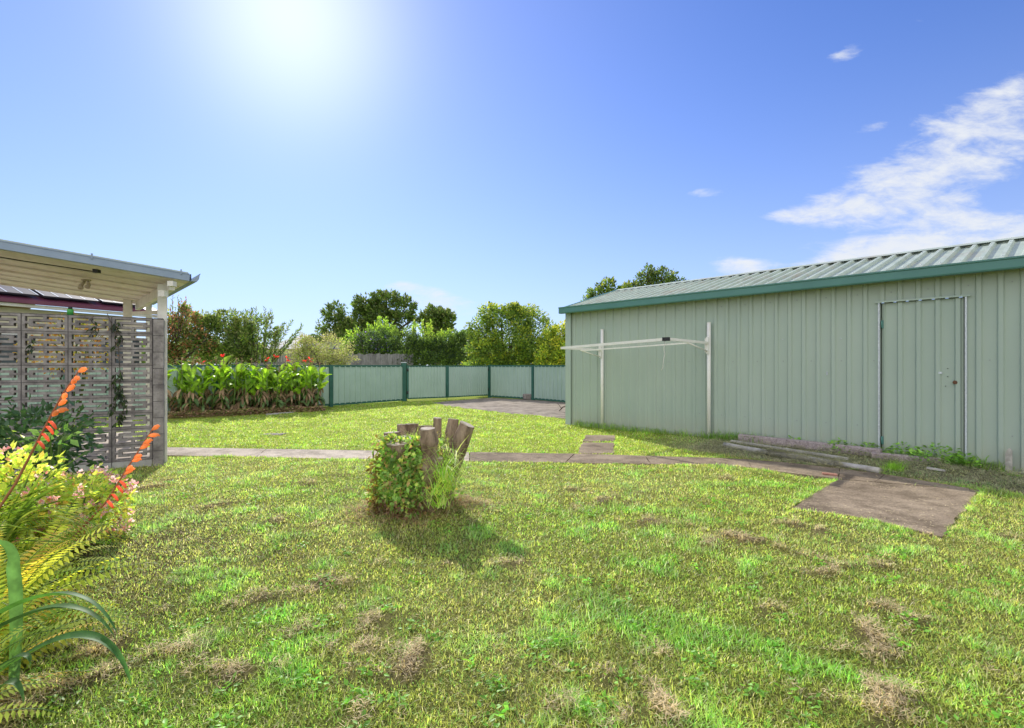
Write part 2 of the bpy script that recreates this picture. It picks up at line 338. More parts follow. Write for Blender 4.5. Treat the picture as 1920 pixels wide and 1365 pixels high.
for (px, py, a, b, ang, amp) in [(1840, 265, .21, .072, 30, 1.9), (1690, 330, .15, .05, 26, 1.25), (1615, 392, .10, .020, 14, 2.0), (1492, 404, .055, .012, 3, 2.2), (1570, 372, .08, .02, 12, .9),
        (1740, 432, .085, .042, 26, 1.9), (1830, 466, .26, .05, 5, 1.7), (1900, 440, .16, .03, 4, 1.2), (1388, 503, .055, .020, 2, 2.2), (1595, 465, .05, .016, 32, 1.1), (1640, 480, .14, .02, 8, 1.3),
        (785, 543, .075, .013, -11, 1.5), (835, 575, .08, .022, -8, 1.1), (1582, 105, .04, .016, 24, 1.0), (1750, 18, .045, .014, 30, .8), (1880, 182, .10, .025, 22, 1.2), (1320, 360, .05, .010, 5, .9), (1620, 245, .05, .012, 15, .6)]:
    u0 = (px - CX) / F; v0 = (HY - py) / F; ca, sa = math.cos(R(ang)), math.sin(R(ang))
    du = MA('SUBTRACT', U, u0); dv = MA('SUBTRACT', V, v0)
    e1 = MA('DIVIDE', MA('ADD', MA('MULTIPLY', du, ca), MA('MULTIPLY', dv, sa)), a)
    e2 = MA('DIVIDE', MA('SUBTRACT', MA('MULTIPLY', dv, ca), MA('MULTIPLY', du, sa)), b)
    q = MA('ADD', MA('MULTIPLY', e1, e1), MA('MULTIPLY', e2, e2))
    g = MA('MULTIPLY', MA('EXPONENT', MA('MULTIPLY', q, -1.0)), amp)
    tot = g if tot is None else MA('ADD', tot, g)
nn = MA('ADD', MA('MULTIPLY', n1, .62), MA('MULTIPLY', n2, .38))
gsum = MA('SUBTRACT', 1.0, MA('EXPONENT', MA('MULTIPLY', tot, -1.25)))
cl = N(nt, 'ShaderNodeMapRange', interpolation_type='SMOOTHSTEP')
L(MA('ADD', MA('MULTIPLY', gsum, 1.75), MA('MULTIPLY_ADD', nn, 4.2, -2.82)), cl.inputs[0]); cl.inputs[1].default_value = .0; cl.inputs[2].default_value = 1.45
front = MA('GREATER_THAN', sp.outputs[1], .03)
clf = MA('MULTIPLY', cl.outputs[0], front)
# broken bright cloud added behind the viewpoint, out of view, as fill light
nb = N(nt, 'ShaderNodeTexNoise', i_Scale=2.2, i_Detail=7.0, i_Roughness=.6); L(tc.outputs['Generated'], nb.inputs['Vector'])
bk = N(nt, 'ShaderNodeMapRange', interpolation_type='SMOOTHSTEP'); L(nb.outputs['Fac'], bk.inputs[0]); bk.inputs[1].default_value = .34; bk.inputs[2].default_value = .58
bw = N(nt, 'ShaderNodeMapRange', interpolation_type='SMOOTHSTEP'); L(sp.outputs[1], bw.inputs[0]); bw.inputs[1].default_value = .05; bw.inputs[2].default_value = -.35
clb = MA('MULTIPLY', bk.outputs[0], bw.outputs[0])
mc = N(nt, 'ShaderNodeMix', data_type='RGBA'); L(MA('MULTIPLY', clf, .93), mc.inputs[0]); L(ga.outputs[0], mc.inputs[6]); mc.inputs[7].default_value = (.86 / STR, .89 / STR, .93 / STR, 1)
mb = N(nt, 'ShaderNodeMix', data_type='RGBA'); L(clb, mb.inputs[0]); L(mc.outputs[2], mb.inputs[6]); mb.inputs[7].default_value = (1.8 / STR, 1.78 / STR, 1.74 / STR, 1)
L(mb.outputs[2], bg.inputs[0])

# ------------------------------------------------------------------ layout frames
C0 = Vector((1.135, 10.38, 0)); D = Vector((.677, -.736, 0)); D.normalize(); NI = Vector((.736, .677, 0)); NI.normalize()
def S(t, w, z): return C0 + D * t + NI * w + Vector((0, 0, z))
def tp(px, w=0):
    c = C0 + NI * w; r = (px - CX) / F
    return (c.y * r - c.x) / (D.x - D.y * r)
PIL = Vector((-4.258, 6.19, 0)); B = Vector((.857, .5145, 0)); B.normalize(); BN = Vector((B.y, -B.x, 0)); E = Vector((-.677, .736, 0)); E.normalize()
path_poly = [G(*p) for p in [(312, 840), (700, 846), (1080, 852), (1380, 861), (1480, 869), (1660, 891), (1838, 921), (1570, 900), (1470, 887), (1380, 875), (1060, 869), (700, 863), (312, 855)]]
path_poly = [Vector((-9, 7.45, 0))] + path_poly + [Vector((-9, 6.9, 0))]
slab_poly = [G(*p) for p in [(1572, 900.5), (1838, 921.5), (1765, 1009), (1622, 974), (1480, 955)]]
stub_polys = [[G(*p) for p in q] for q in ([(1099, 817), (1154, 818), (1152, 829), (1093, 829)], [(1092, 831), (1152, 831.5), (1150, 852), (1082, 852)])]
pad_poly = [G(*p) for p in [(809, 756), (845, 752), (918, 746.5), (1000, 750), (1075, 756), (1075, 786.5), (1035, 783), (970, 778), (905, 770), (845, 763)]]
patio_poly = [PIL + Vector((-.15, .25, 0)), PIL + Vector((-.15, .25, 0)) + E * 3.6, PIL + E * 3.6 - B * 6, PIL - B * 6 + E * .2]
SOLID = [path_poly, slab_poly, pad_poly] + stub_polys
def shedtw(x, y):
    dx = x - C0.x; dy = y - C0.y
    return dx * D.x + dy * D.y, dx * NI.x + dy * NI.y
def thatch(x, y):
    "where dry clippings lie"
    m = fbm(x, y, 2.3, 3) * .55 + fbm(x, y, 7.5, 9) * .65
    bias = .135 * sstep(3.6, 1.6, y) * sstep(.4, -1.2, x) + .07 * np.exp(-((x - .55) ** 2 / .8 + (y - 4.1) ** 2 / .5)) + .03 * sstep(1.6, 2.6, x) * sstep(4.5, 2.5, y)
    return sstep(.76, .93, m + bias) * sstep(6.5, 5.0, y)
def gh(x, y):
    x = np.asarray(x, float); y = np.asarray(y, float)
    h = (fbm(x, y, .9, 2) - .5) * .035 + (fbm(x, y, 5, 4) - .5) * .018
    t, w_ = shedtw(x, y)
    h = h + .055 * sstep(-.9, -.15, w_) * sstep(1.2, 3.2, t) * sstep(6.9, 5.9, t)
    h = h + thatch(x, y) * .022
    h = h * sstep(60, 25, np.hypot(x, y))
    dd = np.hypot(x + .78, y - 4.3); h = h + .06 * np.exp(-(dd / .42) ** 2)
    for pl in SOLID:
        h = np.where(inpoly(x, y, pl), -.03, h)
    return h
def z_at(x, y): return float(gh(np.array([x]), np.array([y]))[0])

# ------------------------------------------------------------------ ground
def lawn_col(x, y):
    a = fbm(x, y, .8, 1); b = fbm(x, y, 3.5, 6); th = thatch(x, y)
    g = np.stack([.315 + .12 * a, .375 + .07 * b, .085 + .03 * a], -1)
    g2 = np.stack([.41 + .0 * a, .43 + 0 * a, .14 + 0 * a], -1)
    k = np.clip((a - .4) * 2.2 + (b - .5) * 1.2, 0, 1)[..., None]; c = g * (1 - k) + g2 * k
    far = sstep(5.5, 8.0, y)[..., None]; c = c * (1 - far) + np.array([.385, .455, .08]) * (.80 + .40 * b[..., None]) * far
    t, w_ = shedtw(x, y)
    hay = (sstep(-1.3, -.9, w_) * sstep(2.0, 3.6, t))[..., None] * .85
    c = c * (1 - hay) + np.array([.40, .40, .25]) * hay
    return c * (1 - th[..., None]) + np.array([.42, .32, .18]) * th[..., None]
xs = np.concatenate([-np.geomspace(900, 13, 26), np.arange(-12.5, 12.6, .11), np.geomspace(13, 900, 26)])
ys = np.concatenate([-np.geomspace(900, 2.4, 26), np.arange(-2.0, 22, .11), np.geomspace(22.3, 1500, 30)])
gx, gy = np.meshgrid(xs, ys); gz = gh(gx, gy)
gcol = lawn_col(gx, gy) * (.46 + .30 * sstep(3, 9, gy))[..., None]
soil = np.exp(-(((gx + 2.5) / .9) ** 2 + ((gy - 2.6) / 1.5) ** 2))[..., None]
gcol = gcol * (1 - .7 * np.clip(soil * 1.4, 0, 1)) + np.array([.10, .07, .045]) * .7 * np.clip(soil * 1.4, 0, 1)
nx, ny = len(xs), len(ys); idx = np.arange(nx * ny).reshape(ny, nx)
q = np.stack([idx[:-1, :-1], idx[:-1, 1:], idx[1:, 1:], idx[1:, :-1]], -1).reshape(-1, 4)
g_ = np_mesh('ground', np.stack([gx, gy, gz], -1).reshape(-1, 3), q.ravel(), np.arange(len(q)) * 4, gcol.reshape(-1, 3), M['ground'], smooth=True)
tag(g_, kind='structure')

# paths
def strips(poly_top, poly_bot, cuts): pass
def rough(p, amp=.018, step=.12):
    out = []
    for i in range(len(p)):
        a, b = p[i], p[(i + 1) % len(p)]; k = max(1, int((b - a).length / step)); nn_ = Vector(((b - a).y, -(b - a).x, 0)).normalized()
        for j in range(k):
            out.append(a.lerp(b, j / k) + nn_ * (random.uniform(-amp, amp) if j else 0))
    return out
def sheet(name, polys, z0, z1, mat):
    m = MB(); polys = [rough(p, .006 if len(p) == 4 and len(polys) > 2 else .018) for p in polys]
    for p in polys: m.prism(list(reversed(p)) if sum((p[i].x * p[(i + 1) % len(p)].y - p[(i + 1) % len(p)].x * p[i].y) for i in range(len(p))) < 0 else p, z0, z1)
    return tag(m.build(name, mat), kind='structure')
# the path is cast in bays with open joints
up = [(312, 840), (500, 843), (700, 846), (880, 849), (1078, 852), (1210, 856), (1330, 859.5), (1400, 862.5), (1480, 869), (1575, 880), (1660, 891), (1838, 921)]
lo = [(312, 855), (480, 858.5), (700, 863), (880, 866.5), (1060, 869), (1220, 871.5), (1350, 874.5), (1410, 878.5), (1475, 887.5), (1572, 900), (1640, 905.5), (1838, 921.4)]
bays_pale = [[Vector((-9, 7.45, 0)), G(*up[0]), G(*lo[0]), Vector((-9, 6.9, 0))]]; bays_dark = []
for i in range(len(up) - 1):
    a, b, c, d = G(*up[i]), G(*up[i + 1]), G(*lo[i + 1]), G(*lo[i]); e = .004
    q4 = [a.lerp(b, e), b.lerp(a, e), c.lerp(d, e), d.lerp(c, e)]
    (bays_pale if i < 3 else bays_dark).append(q4)
sheet('path', bays_pale, -.06, .012, M['concrete']); sheet('path', bays_dark, -.06, .012, M['concrete_dark'])
sheet('concrete_slab', [slab_poly], -.06, .010, M['concrete_dark'])
sheet('path', stub_polys, -.06, .014, M['concrete_dark'])
sheet('driveway', [pad_poly], -.06, .010, M['drive'])
sheet('patio', [patio_poly], -.06, .016, M['concrete'])

# ------------------------------------------------------------------ lawn grass
def scatter(n, y0, y1, power, margin=1.2):
    # more, finer blades on the near lawn
    u = RNG.random(n); k = 2 - power
    y = ((y1 ** k - y0 ** k) * u + y0 ** k) ** (1 / k)
    x = (RNG.random(n) * 2 - 1) * (y * 1.08 + margin)
    return x, y
BED = [(-1.75, .8), (-2.0, 1.6), (-2.3, 2.4), (-2.75, 3.4), (-3.6, 4.2), (-6, 5.2), (-6, .5)]
CANNA = [tuple(G(300, 790)[:2]), tuple(G(500, 779)[:2]), tuple(G(612, 769)[:2]), (-5.0, 15), (-9.5, 11.6)]
def lawn_mask(x, y, ov=0):
    ok = np.ones(len(x), bool)
    for pl in SOLID: ok &= ~inpoly(x, y, pl)
    t, w_ = shedtw(x, y); ok &= ~((w_ > -.03) & (w_ < 3.7) & (t > -.15))
    ok &= ~inpoly(x, y, CANNA) & ~inpoly(x, y, BED) & ~inpoly(x, y, patio_poly)
    ok &= np.hypot(x + .78, y - 4.3) > .27
    return ok
x, y = scatter(900000, 1.3, 17.0, 1.52)
k = lawn_mask(x + RNG.normal(0, .018, len(x)), y + RNG.normal(0, .018, len(x))); x, y = x[k], y[k]
# turf creeping over the edges of the concrete
ex, ey = [], []
for pl in [slab_poly, path_poly, pad_poly] + stub_polys:
    for i in range(len(pl)):
        a_, b_ = pl[i], pl[(i + 1) % len(pl)]; Le = (b_ - a_).length
        if Le < .02 or min(a_.x, b_.x) < -5: continue
        kk = int(Le * 900); f_ = RNG.random(kk); f_ = f_[vn(a_.x + (b_.x - a_.x) * f_, a_.y + (b_.y - a_.y) * f_, 3.1, i) > .3]; kk = len(f_)
        ex.append(a_.x + (b_.x - a_.x) * f_ + RNG.normal(0, .026, kk)); ey.append(a_.y + (b_.y - a_.y) * f_ + RNG.normal(0, .026, kk))
ex = np.concatenate(ex); ey = np.concatenate(ey); ns_ = 2 if False else 1
inner = np.zeros(len(ex), bool)
for pl in ([slab_poly, path_poly], [path_poly, stub_polys[1]]):
    pass
cenx, ceny = ex, ey
near_in = sum(inpoly(ex + dx_, ey + dy_, pl).astype(int) for pl in SOLID for dx_, dy_ in ((.06, 0), (-.06, 0), (0, .06), (0, -.06)))
kk = near_in < 4; x = np.concatenate([x, ex[kk]]); y = np.concatenate([y, ey[kk]])
th = thatch(x, y); t_, w_ = shedtw(x, y); hay = sstep(-1.3, -.9, w_) * sstep(2.0, 3.6, t_)
shd = RNG.random(len(x)) < np.clip(th * .68 + hay * .55, 0, 1)
x1, y1 = x[~shd], y[~shd]; n = len(x1)
lush = fbm(x1, y1, 3.2, 12); far = sstep(2, 12, y1)
tall = sstep(.55, .72, fbm(x1, y1, 4.5, 21))
Lb = (.015 + .026 * RNG.random(n) ** 1.5 + .018 * tall) * (1 + .25 * far); Wb = (.0026 + .0022 * RNG.random(n)) * (y1 / 2.2) ** .62
az = RNG.random(n) * 2 * PI; ln = .3 + 1.9 * RNG.random(n) ** 1.4
d = np.stack([np.cos(az) * ln, np.sin(az) * ln, np.full(n, 1.0)], 1)
cl_n = vn(x1, y1, 14, 5, 9) * .6 + vn(x1, y1, 31, 2, 4) * .4
c = np.minimum(lawn_col(x1, y1) * (1.0 - .12 * sstep(5, 9, y1))[:, None] * (1.10 + .75 * RNG.random((n, 1))) * (.64 + .72 * cl_n[:, None]), .88)
gr = RNG.random(n); c[gr < .22] *= np.array([.60, .95, .85]); c[gr > .85] = np.array([.78, .70, .44]) * (.75 + .4 * RNG.random(((gr > .85).sum(), 1)))
c = c * (1.0 + .55 * (tall * (1 - far))[:, None] * np.array([-.30, .10, 0]))
tag(blades('lawn_grass', np.stack([x1, y1, gh(x1, y1) - .004], 1), d, Lb, Wb, .5 * RNG.random(n), c, M['grass'], tipcols=c * np.array([1.2, 1.08, 1.0])),
    'short mown lawn grass, yellow green, covering the yard', 'grass', kind='stuff')
# dry clippings
x2, y2 = x[shd], y[shd]; xx, yy_ = scatter(230000, 1.3, 6.5, 1.4); kk = lawn_mask(xx, yy_) & (RNG.random(len(xx)) < thatch(xx, yy_)); x2 = np.concatenate([x2, xx[kk]]); y2 = np.concatenate([y2, yy_[kk]])
# hay by the shed, spilling over the path edge
tt = RNG.uniform(3.2, 7.2, 34000); ww = -RNG.beta(1.3, 1.6, 34000) * 1.25 - .03; a_ = RNG.uniform(4.05, 5.35, 7000); tt = np.concatenate([tt, a_]); ww = np.concatenate([ww, -.60 - (a_ - 3.5) * .235 + RNG.normal(0, .09, 7000)])
x2 = np.concatenate([x2, C0.x + D.x * tt + NI.x * ww]); y2 = np.concatenate([y2, C0.y + D.y * tt + NI.y * ww])
kk = ~(inpoly(x2, y2, path_poly) & (RNG.random(len(x2)) > .12)); x2, y2 = x2[kk], y2[kk]
n = len(x2); az = RNG.random(n) * 2 * PI; d = np.stack([np.cos(az), np.sin(az), RNG.uniform(-.25, .5, n)], 1)
t_, w_ = shedtw(x2, y2); hay = (sstep(-1.35, -.95, w_) * sstep(2.0, 3.6, t_))[:, None]
c = (np.array([.68, .55, .33]) * (1 - hay) + np.array([.50, .49, .30]) * hay) * (.45 + .95 * RNG.random((n, 1)))
zz = gh(x2, y2) + RNG.random(n) ** 1.5 * .034; pl_ = np.abs(w_ + .60 + (t_ - 3.5) * .235) < .07; zz = np.where(pl_ & (t_ > 4.1) & (t_ < 5.1), zz + .045 * RNG.random(n) + .02, zz); zz = zz + .05 * hay[:, 0] * (fbm(x2, y2, 5, 8) > .45) * RNG.random(n)
tag(blades('grass_clippings', np.stack([x2, y2, np.maximum(zz, .012)], 1), d, .014 + .026 * RNG.random(n), (.0018 + .0016 * RNG.random(n)) * (y2 / 2.2) ** .6, .6 * (RNG.random(n) - .3), c, M['straw']),
    'dry brown grass clippings lying in patches on the lawn', 'clippings', kind='stuff')
fx, fy = [], []
for pl, cnt in ((slab_poly, 420), (path_poly, 900), (pad_poly, 500), (stub_polys[0], 60), (stub_polys[1], 60)):
    bx = np.array([(p.x, p.y) for p in pl]); lo_, hi_ = bx.min(0), bx.max(0); lo_[0] = max(lo_[0], -4.4)
    ex = RNG.uniform(lo_[0], hi_[0], 30000); ey = RNG.uniform(lo_[1], hi_[1], 30000); kk = inpoly(ex, ey, pl) & (fbm(ex, ey, 3.0, 17) > .47); fx.append(ex[kk][:cnt]); fy.append(ey[kk][:cnt])
fx = np.concatenate(fx); fy = np.concatenate(fy); n = len(fx); az = RNG.random(n) * 2 * PI
tag(blades('grass_clippings', np.stack([fx, fy, np.full(n, .017)], 1), np.stack([np.cos(az), np.sin(az), RNG.uniform(-.02, .1, n)], 1), .012 + .035 * RNG.random(n), (.002 + .004 * RNG.random(n)) * (fy / 4) ** .5, .2 * RNG.random(n), np.array([.60, .52, .34]) * (.5 + .7 * RNG.random((n, 1))), M['straw']),
    'pale dry grass bits scattered over the concrete', 'clippings', kind='stuff')
# small broad-leaved clover tufts in the near lawn
nx_ = 420; cx_, cy_ = scatter(nx_, 1.4, 6.2, 1.3, .6); kk = lawn_mask(cx_, cy_) & (fbm(cx_, cy_, 1.5, 31) > .47); cx_, cy_ = cx_[kk], cy_[kk]
rep = 16; bx_ = np.repeat(cx_, rep) + RNG.normal(0, .028, len(cx_) * rep); by_ = np.repeat(cy_, rep) + RNG.normal(0, .028, len(cx_) * rep); n = len(bx_)
az = RNG.random(n) * 2 * PI; d = np.stack([np.cos(az), np.sin(az), RNG.uniform(0, .8, n)], 1)
c = np.array([.26, .52, .08]) * (.6 + .7 * RNG.random((n, 1)))
tag(leaves('clover', np.stack([bx_, by_, gh(bx_, by_) + .006 + .02 * RNG.random(n)], 1), d, np.stack([RNG.normal(0, .3, n), RNG.normal(0, .3, n), np.ones(n)], 1), .018 + .016 * RNG.random(n), .011 + .008 * RNG.random(n), c, M['leaf']),
    'small bright green clover and broadleaf weeds spread through the lawn', 'weeds', kind='stuff')

# ------------------------------------------------------------------ shed
sh = thing('shed', 'long pale green corrugated steel shed with teal gutter and a side door', 'shed', S(0, 0, 0))
SL = 8.4; SW = 3.5; RS = .1816; R0 = .187
DL, DR, DH = tp(1651), tp(1809), 1.995
def profile(t0, t1, off=R0, dep=-.024):
    pts = [(t0, 0.0)]; k = math.ceil((t0 - off - .04) / RS)
    while off + k * RS - .032 < t1:
        c = off + k * RS
        for (dt_, dw) in ((-.034, 0), (-.019, dep), (.019, dep), (.034, 0)):
            if t0 < c + dt_ < t1: pts.append((c + dt_, dw))
            elif abs(dt_) < .03 and t0 - .03 < c + dt_ < t1 + .03: pass
        k += 1
    pts.append((t1, 0.0)); return pts
def corr(m, pts, z0, z1, fn):
    vs = []; 
    for (t, w_) in pts: vs += [fn(t, w_, z0), fn(t, w_, z1)]
    m.add(vs, [(2 * i, 2 * i + 2, 2 * i + 3, 2 * i + 1) for i in range(len(pts) - 1)])
m = MB(); corr(m, profile(0.0, DL), -.12, 2.32, S); corr(m, profile(DR, SL), -.12, 2.32, S)
pts = profile(DL, DR); corr(m, pts, DH + .012, 2.32, S)
for (t_, a) in ((DL, 1), (DR, -1)):       # door reveals
    m.add([S(t_, 0, -.1), S(t_, .05, -.1), S(t_, .05, DH), S(t_, 0, DH)], [(0, 1, 2, 3)])
corr(m, profile(0, SL), -.12, 2.32, lambda t, w_, z: S(t, SW - w_, z))
for t_ in (0.0, SL):
    m.add([S(t_, 0, -.12), S(t_, SW, -.12), S(t_, SW, 2.32), S(t_, SW / 2, 2.84), S(t_, 0, 2.32)], [(0, 1, 2, 3, 4)])
m.build('wall', M['shed_wall'], sh)
m = MB(); corr(m, [(t, w_ + .012) for t, w_ in profile(DL + .012, DR - .012)], .02, DH - .012, S)
m.add([S(DL, .06, -.05), S(DR, .06, -.05), S(DR, .06, DH), S(DL, .06, DH)], [(0, 1, 2, 3)])
dr = m.build('door', M['shed_wall'], sh)
m = MB(); c = S(tp(1791), .004, 1.2 - (717 - 685) / 960 * S(tp(1791), 0, 0).y); m.tube([c, c - NI * .022], [.024, .021], 16); m.build('lock', M['rust'], dr)
m = MB(); c = S(tp(1763.5), -.012, 1.2 - 14 / 960 * S(tp(1763), 0, 0).y); m.obox(c, D, NI, (0, 0, 1), .018, .006, .012); m.build('bolt', M['galv'], dr)
for zz in (.25, 1.72):
    m = MB(); m.obox(S(DL + .02, -.004, zz), D, NI, (0, 0, 1), .014, .008, .05); m.tube([S(DL + .012, -.012, zz - .05), S(DL + .012, -.012, zz + .05)], .007, 8); m.build('hinge', M['shed_trim'], dr)
for (px, py) in ((1777, 691), (1777, 706), (1773, 724)):
    m = MB(); c = S(tp(px), .008, 1.2 - (py - 685) / 960 * S(tp(px), 0, 0).y); m.tube([c, c - NI * .008], .005, 8); m.build('screw', M['dark'], dr)
for t_ in (DL - .012, DR + .012):
    m = MB(); m.obox(S(t_, -.016, (DH + .0) / 2 - .03), D, NI, (0, 0, 1), .009, .014, DH / 2 + .03); m.build('door_frame', M['galv'], sh)
m = MB(); m.obox(S((DL + DR) / 2, -.030, DH + .008), D, NI, (0, 0, 1), (DR - DL) / 2 + .05, .008, .010); m.build('door_head', M['shed'], sh)
m = MB(); m.obox(S(.035, -.034, 1.13), D, NI, (0, 0, 1), .07, .006, 1.21); m.obox(S(-.034, .03, 1.13), D, NI, (0, 0, 1), .004, .062, 1.21); m.build('corner_flashing', M['shed'], sh)
# roof sheets
def roofpt(t, f, u, side=1):        # f: 0 at eave, 1 at ridge; u: height above the sheet
    if side == 1: w_ = -.10 + (SW / 2 + .10) * f
    else: w_ = SW + .10 - (SW / 2 + .10) * f
    z = 2.325 + .545 * f
    nz = Vector((0, 0, .963)) - NI * (.27 if side == 1 else -.27)
    return S(t, w_, z) + nz * u
m = MB(); T0, T1 = -.04, SL + .07
def roofprof():
    pts = [(T0, 0)]; c = R0 - RS
    while c < T1 - .04:
        if c - .03 > T0: pts += [(c - .036, 0), (c - .020, .037), (c + .020, .037), (c + .034, 0)]
        c += RS
    return pts + [(T1, 0)]
rp_ = roofprof()
for side in (1, 2):
    vs = []
    for (t, u) in rp_: vs += [roofpt(t, 0, u, side), roofpt(t, 1, u, side)]
    m.add(vs, [(2 * i, 2 * i + 2, 2 * i + 3, 2 * i + 1) for i in range(len(rp_) - 1)])
rf = m.build('roof', M['roof'], sh)
m = MB()
for side in (1, 2): m.add([roofpt(T0 - .01, .93, .042, side), roofpt(T1 + .01, .93, .042, side), roofpt(T1 + .01, 1.0, .050, side), roofpt(T0 - .01, 1.0, .050, side)], [(0, 1, 2, 3)])
m.build('ridge_cap', M['roof'], rf)
for t_ in (T0, T1):
    for side in (1, 2):
        m = MB(); p, q_ = roofpt(t_, -.02, .012, side), roofpt(t_, 1, .012, side); m.beam(p, q_, .05, .075); m.build('barge_flashing', M['shed_trim'], rf)
scr = None
for f_ in (.15, .82):
    for i in range(len(rp_) - 1):
        t, u = rp_[i]
        if u > .02 and rp_[i + 1][1] > .02:
            p = roofpt(t + .020, f_, .037)
            if scr is None: m = MB(); m.tube([(0, 0, -.002), (0, 0, .010)], .008, 6); scr = m.build('roof_screw', M['galv']); c_ = scr
            else: c_ = scr.copy(); COL.objects.link(c_)
            c_.parent = rf; c_.location = p - ORG[rf]
# gutter: box section with rolled lip
m = MB(); prof = [(-.105, 2.345), (-.105, 2.245), (-.14, 2.235), (-.215, 2.235), (-.222, 2.25), (-.222, 2.335), (-.232, 2.345), (-.232, 2.362), (-.218, 2.362), (-.214, 2.345), (-.212, 2.25), (-.115, 2.25), (-.112, 2.345)]
for sd, w_off, sg in (('front', 0, 1), ('back', SW, -1)):
    a = [S(T0 - .015, w_off + sg * p[0], p[1]) for p in prof]; b = [S(T1 + .03, w_off + sg * p[0], p[1]) for p in prof]; n = len(prof)
    m.add(a + b, [(i, (i + 1) % n, n + (i + 1) % n, n + i) for i in range(n)])
    m.add([S(T0 - .015, w_off + sg * p, z) for p, z in ((-.105, 2.24), (-.22, 2.24), (-.22, 2.345), (-.105, 2.345))], [(0, 1, 2, 3)])
m.build('gutter', M['shed_trim'], sh)
m = MB(); m.obox(S(SL / 2, -.045, 2.285), D, NI, (0, 0, 1), SL / 2 + .05, .055, .012); m.build('eave_soffit', M['shed'], sh)
for (px, py) in ((1551, 700), (1468, 636), (1577, 635)):
    t_ = tp(px); z = 1.2 - (py - 685) / 960 * S(t_, 0, 0).y; m = MB()
    m.obox(S(t_, -.007, z), D, NI, (0, 0, 1), .008, .004, .022 if py == 700 else .006)
    if py == 700: m.tube([S(t_, -.01, z + .01), S(t_, -.05, z + .012)], .004, 6)
    m.build('wall_hook', M['galv'], sh)

ws = None
for zz in (.42, 1.26, 2.12):
    c = R0
    while c < 6.6:
        if not (DL - .03 < c < DR + .03 and zz < DH) and int(round((c - R0) / RS)) % 2 == (0 if zz != 1.26 else 1):
            p = S(c + RS * .5, 0, zz)
            if ws is None: m = MB(); m.tube([NI * .002, NI * -.008], .006, 6); ws = m.build('wall_screw', M['tile']); c_ = ws
            else: c_ = ws.copy(); COL.objects.link(c_)
            c_.parent = sh; c_.location = p - ORG[sh]
        c += RS
# ------------------------------------------------------------------ clothes line
WP = -.07; tl, tr = tp(1129, WP), tp(1329, WP)
cl_ = thing('clothesline', 'white fold-down clothesline on two steel posts against the green shed', 'clothesline', S(tl, WP, 0))
for t_, top in ((tl, 1.87), (tr, 1.87)):
    m = MB(); m.tube([S(t_, WP, -.1), S(t_, WP, top)], .030, 14); po = m.build('post', M['cream_metal'], cl_)
    m = MB(); m.tube([S(t_, WP, top), S(t_, WP, top + .012)], [.032, .028], 14); m.build('cap', M['cream_metal'], po)
    m = MB(); zb = 1.50 if t_ == tl else 1.545
    m.obox(S(t_, WP - .042, zb - .03), D, NI, (0, 0, 1), .022, .012, .13); m.obox(S(t_ - .03, WP - .02, zb - .03), D, NI, (0, 0, 1), .006, .045, .11); m.build('bracket', M['cream_metal'], po)
PL, PR = S(tl, WP - .06, 1.49), S(tr, WP - .06, 1.555); FL, FR = S(tl, WP - 1.15, 1.50), S(tr, WP - 1.22, 1.575)
for a, b, nm, wd, ht in ((PL, FL, 'arm', .028, .038), (PR, FR, 'arm', .028, .038), (FL, FR, 'front_rail', .03, .04)):
    m = MB(); m.beam(a, b, wd, ht); m.build(nm, M['cream_metal'], cl_)
m = MB(); m.beam(PL.lerp(FL, .5) - Vector((0, 0, .03)), PR.lerp(FR, .5) - Vector((0, 0, .03)), .018, .022); m.build('inner_rail', M['cream_metal'], cl_)
for a, b, z in ((PL, FL, 1.49), (PR, FR, 1.555)):
    m = MB(); m.tube([Vector((a.x, a.y, z - .13)), a.lerp(b, .52) - Vector((0, 0, .025))], .011, 8); m.build('brace', M['cream_metal'], cl_)
m = MB(); m.obox(FR - D * .03, D, NI, (0, 0, 1), .05, .024, .026); m.build('corner_joint', M['dark'], cl_)
for f_ in (.2, .4, .62, .82):
    m = MB(); a = PL.lerp(FL, f_); b = PR.lerp(FR, f_); m.tube([a.lerp(b, i / 8) - Vector((0, 0, .012 * math.sin(PI * i / 8))) for i in range(9)], .0018, 5); m.build('line', M['cord'], cl_)
m = MB(); c = FR - D * .06; m.tube([c + Vector((.012 * math.sin(i * 1.9), .01 * math.cos(i * 1.3), -.025 - .047 * i)) + D * (-.0 if i < 7 else -.03) for i in range(10)], .004, 6); m.build('hanging_cord', M['cord'], cl_)

# ------------------------------------------------------------------ timbers, stake, brick and rubble by the shed
def log(name, label, cat, p, q, w_, h_, mat, round_=False, group=None):
    p = Vector(p); q = Vector(q); n = 14; m = MB()
    if round_:
        pts = [p.lerp(q, i / n) + Vector((random.uniform(-.006, .006), random.uniform(-.006, .006), random.uniform(-.003, .003))) for i in range(n + 1)]
        m.tube(pts, [w_ / 2 * random.uniform(.9, 1.08) for _ in pts], 12, jitter=.04)
    else:
        a = (q - p).normalized(); sd = a.cross(Vector((0, 0, 1))).normalized(); vs = []
        for i in range(n + 1):
            c = p.lerp(q, i / n)
            for (u, v) in ((-1, -.8), (-.8, -1), (.8, -1), (1, -.8), (1, .8), (.8, 1), (-.8, 1), (-1, .8)):
                vs.append(c + sd * (u * w_ / 2 * random.uniform(.93, 1.05)) + Vector((0, 0, v * h_ / 2 * random.uniform(.92, 1.06))))
        fs = [(i * 8 + k, (i + 1) * 8 + k, (i + 1) * 8 + (k + 1) % 8, i * 8 + (k + 1) % 8) for i in range(n) for k in range(8)]
        m.add(vs, fs + [tuple(range(8)), tuple(reversed(range(n * 8, n * 8 + 8)))])
    return tag(m.build(name, mat), label, cat, group)
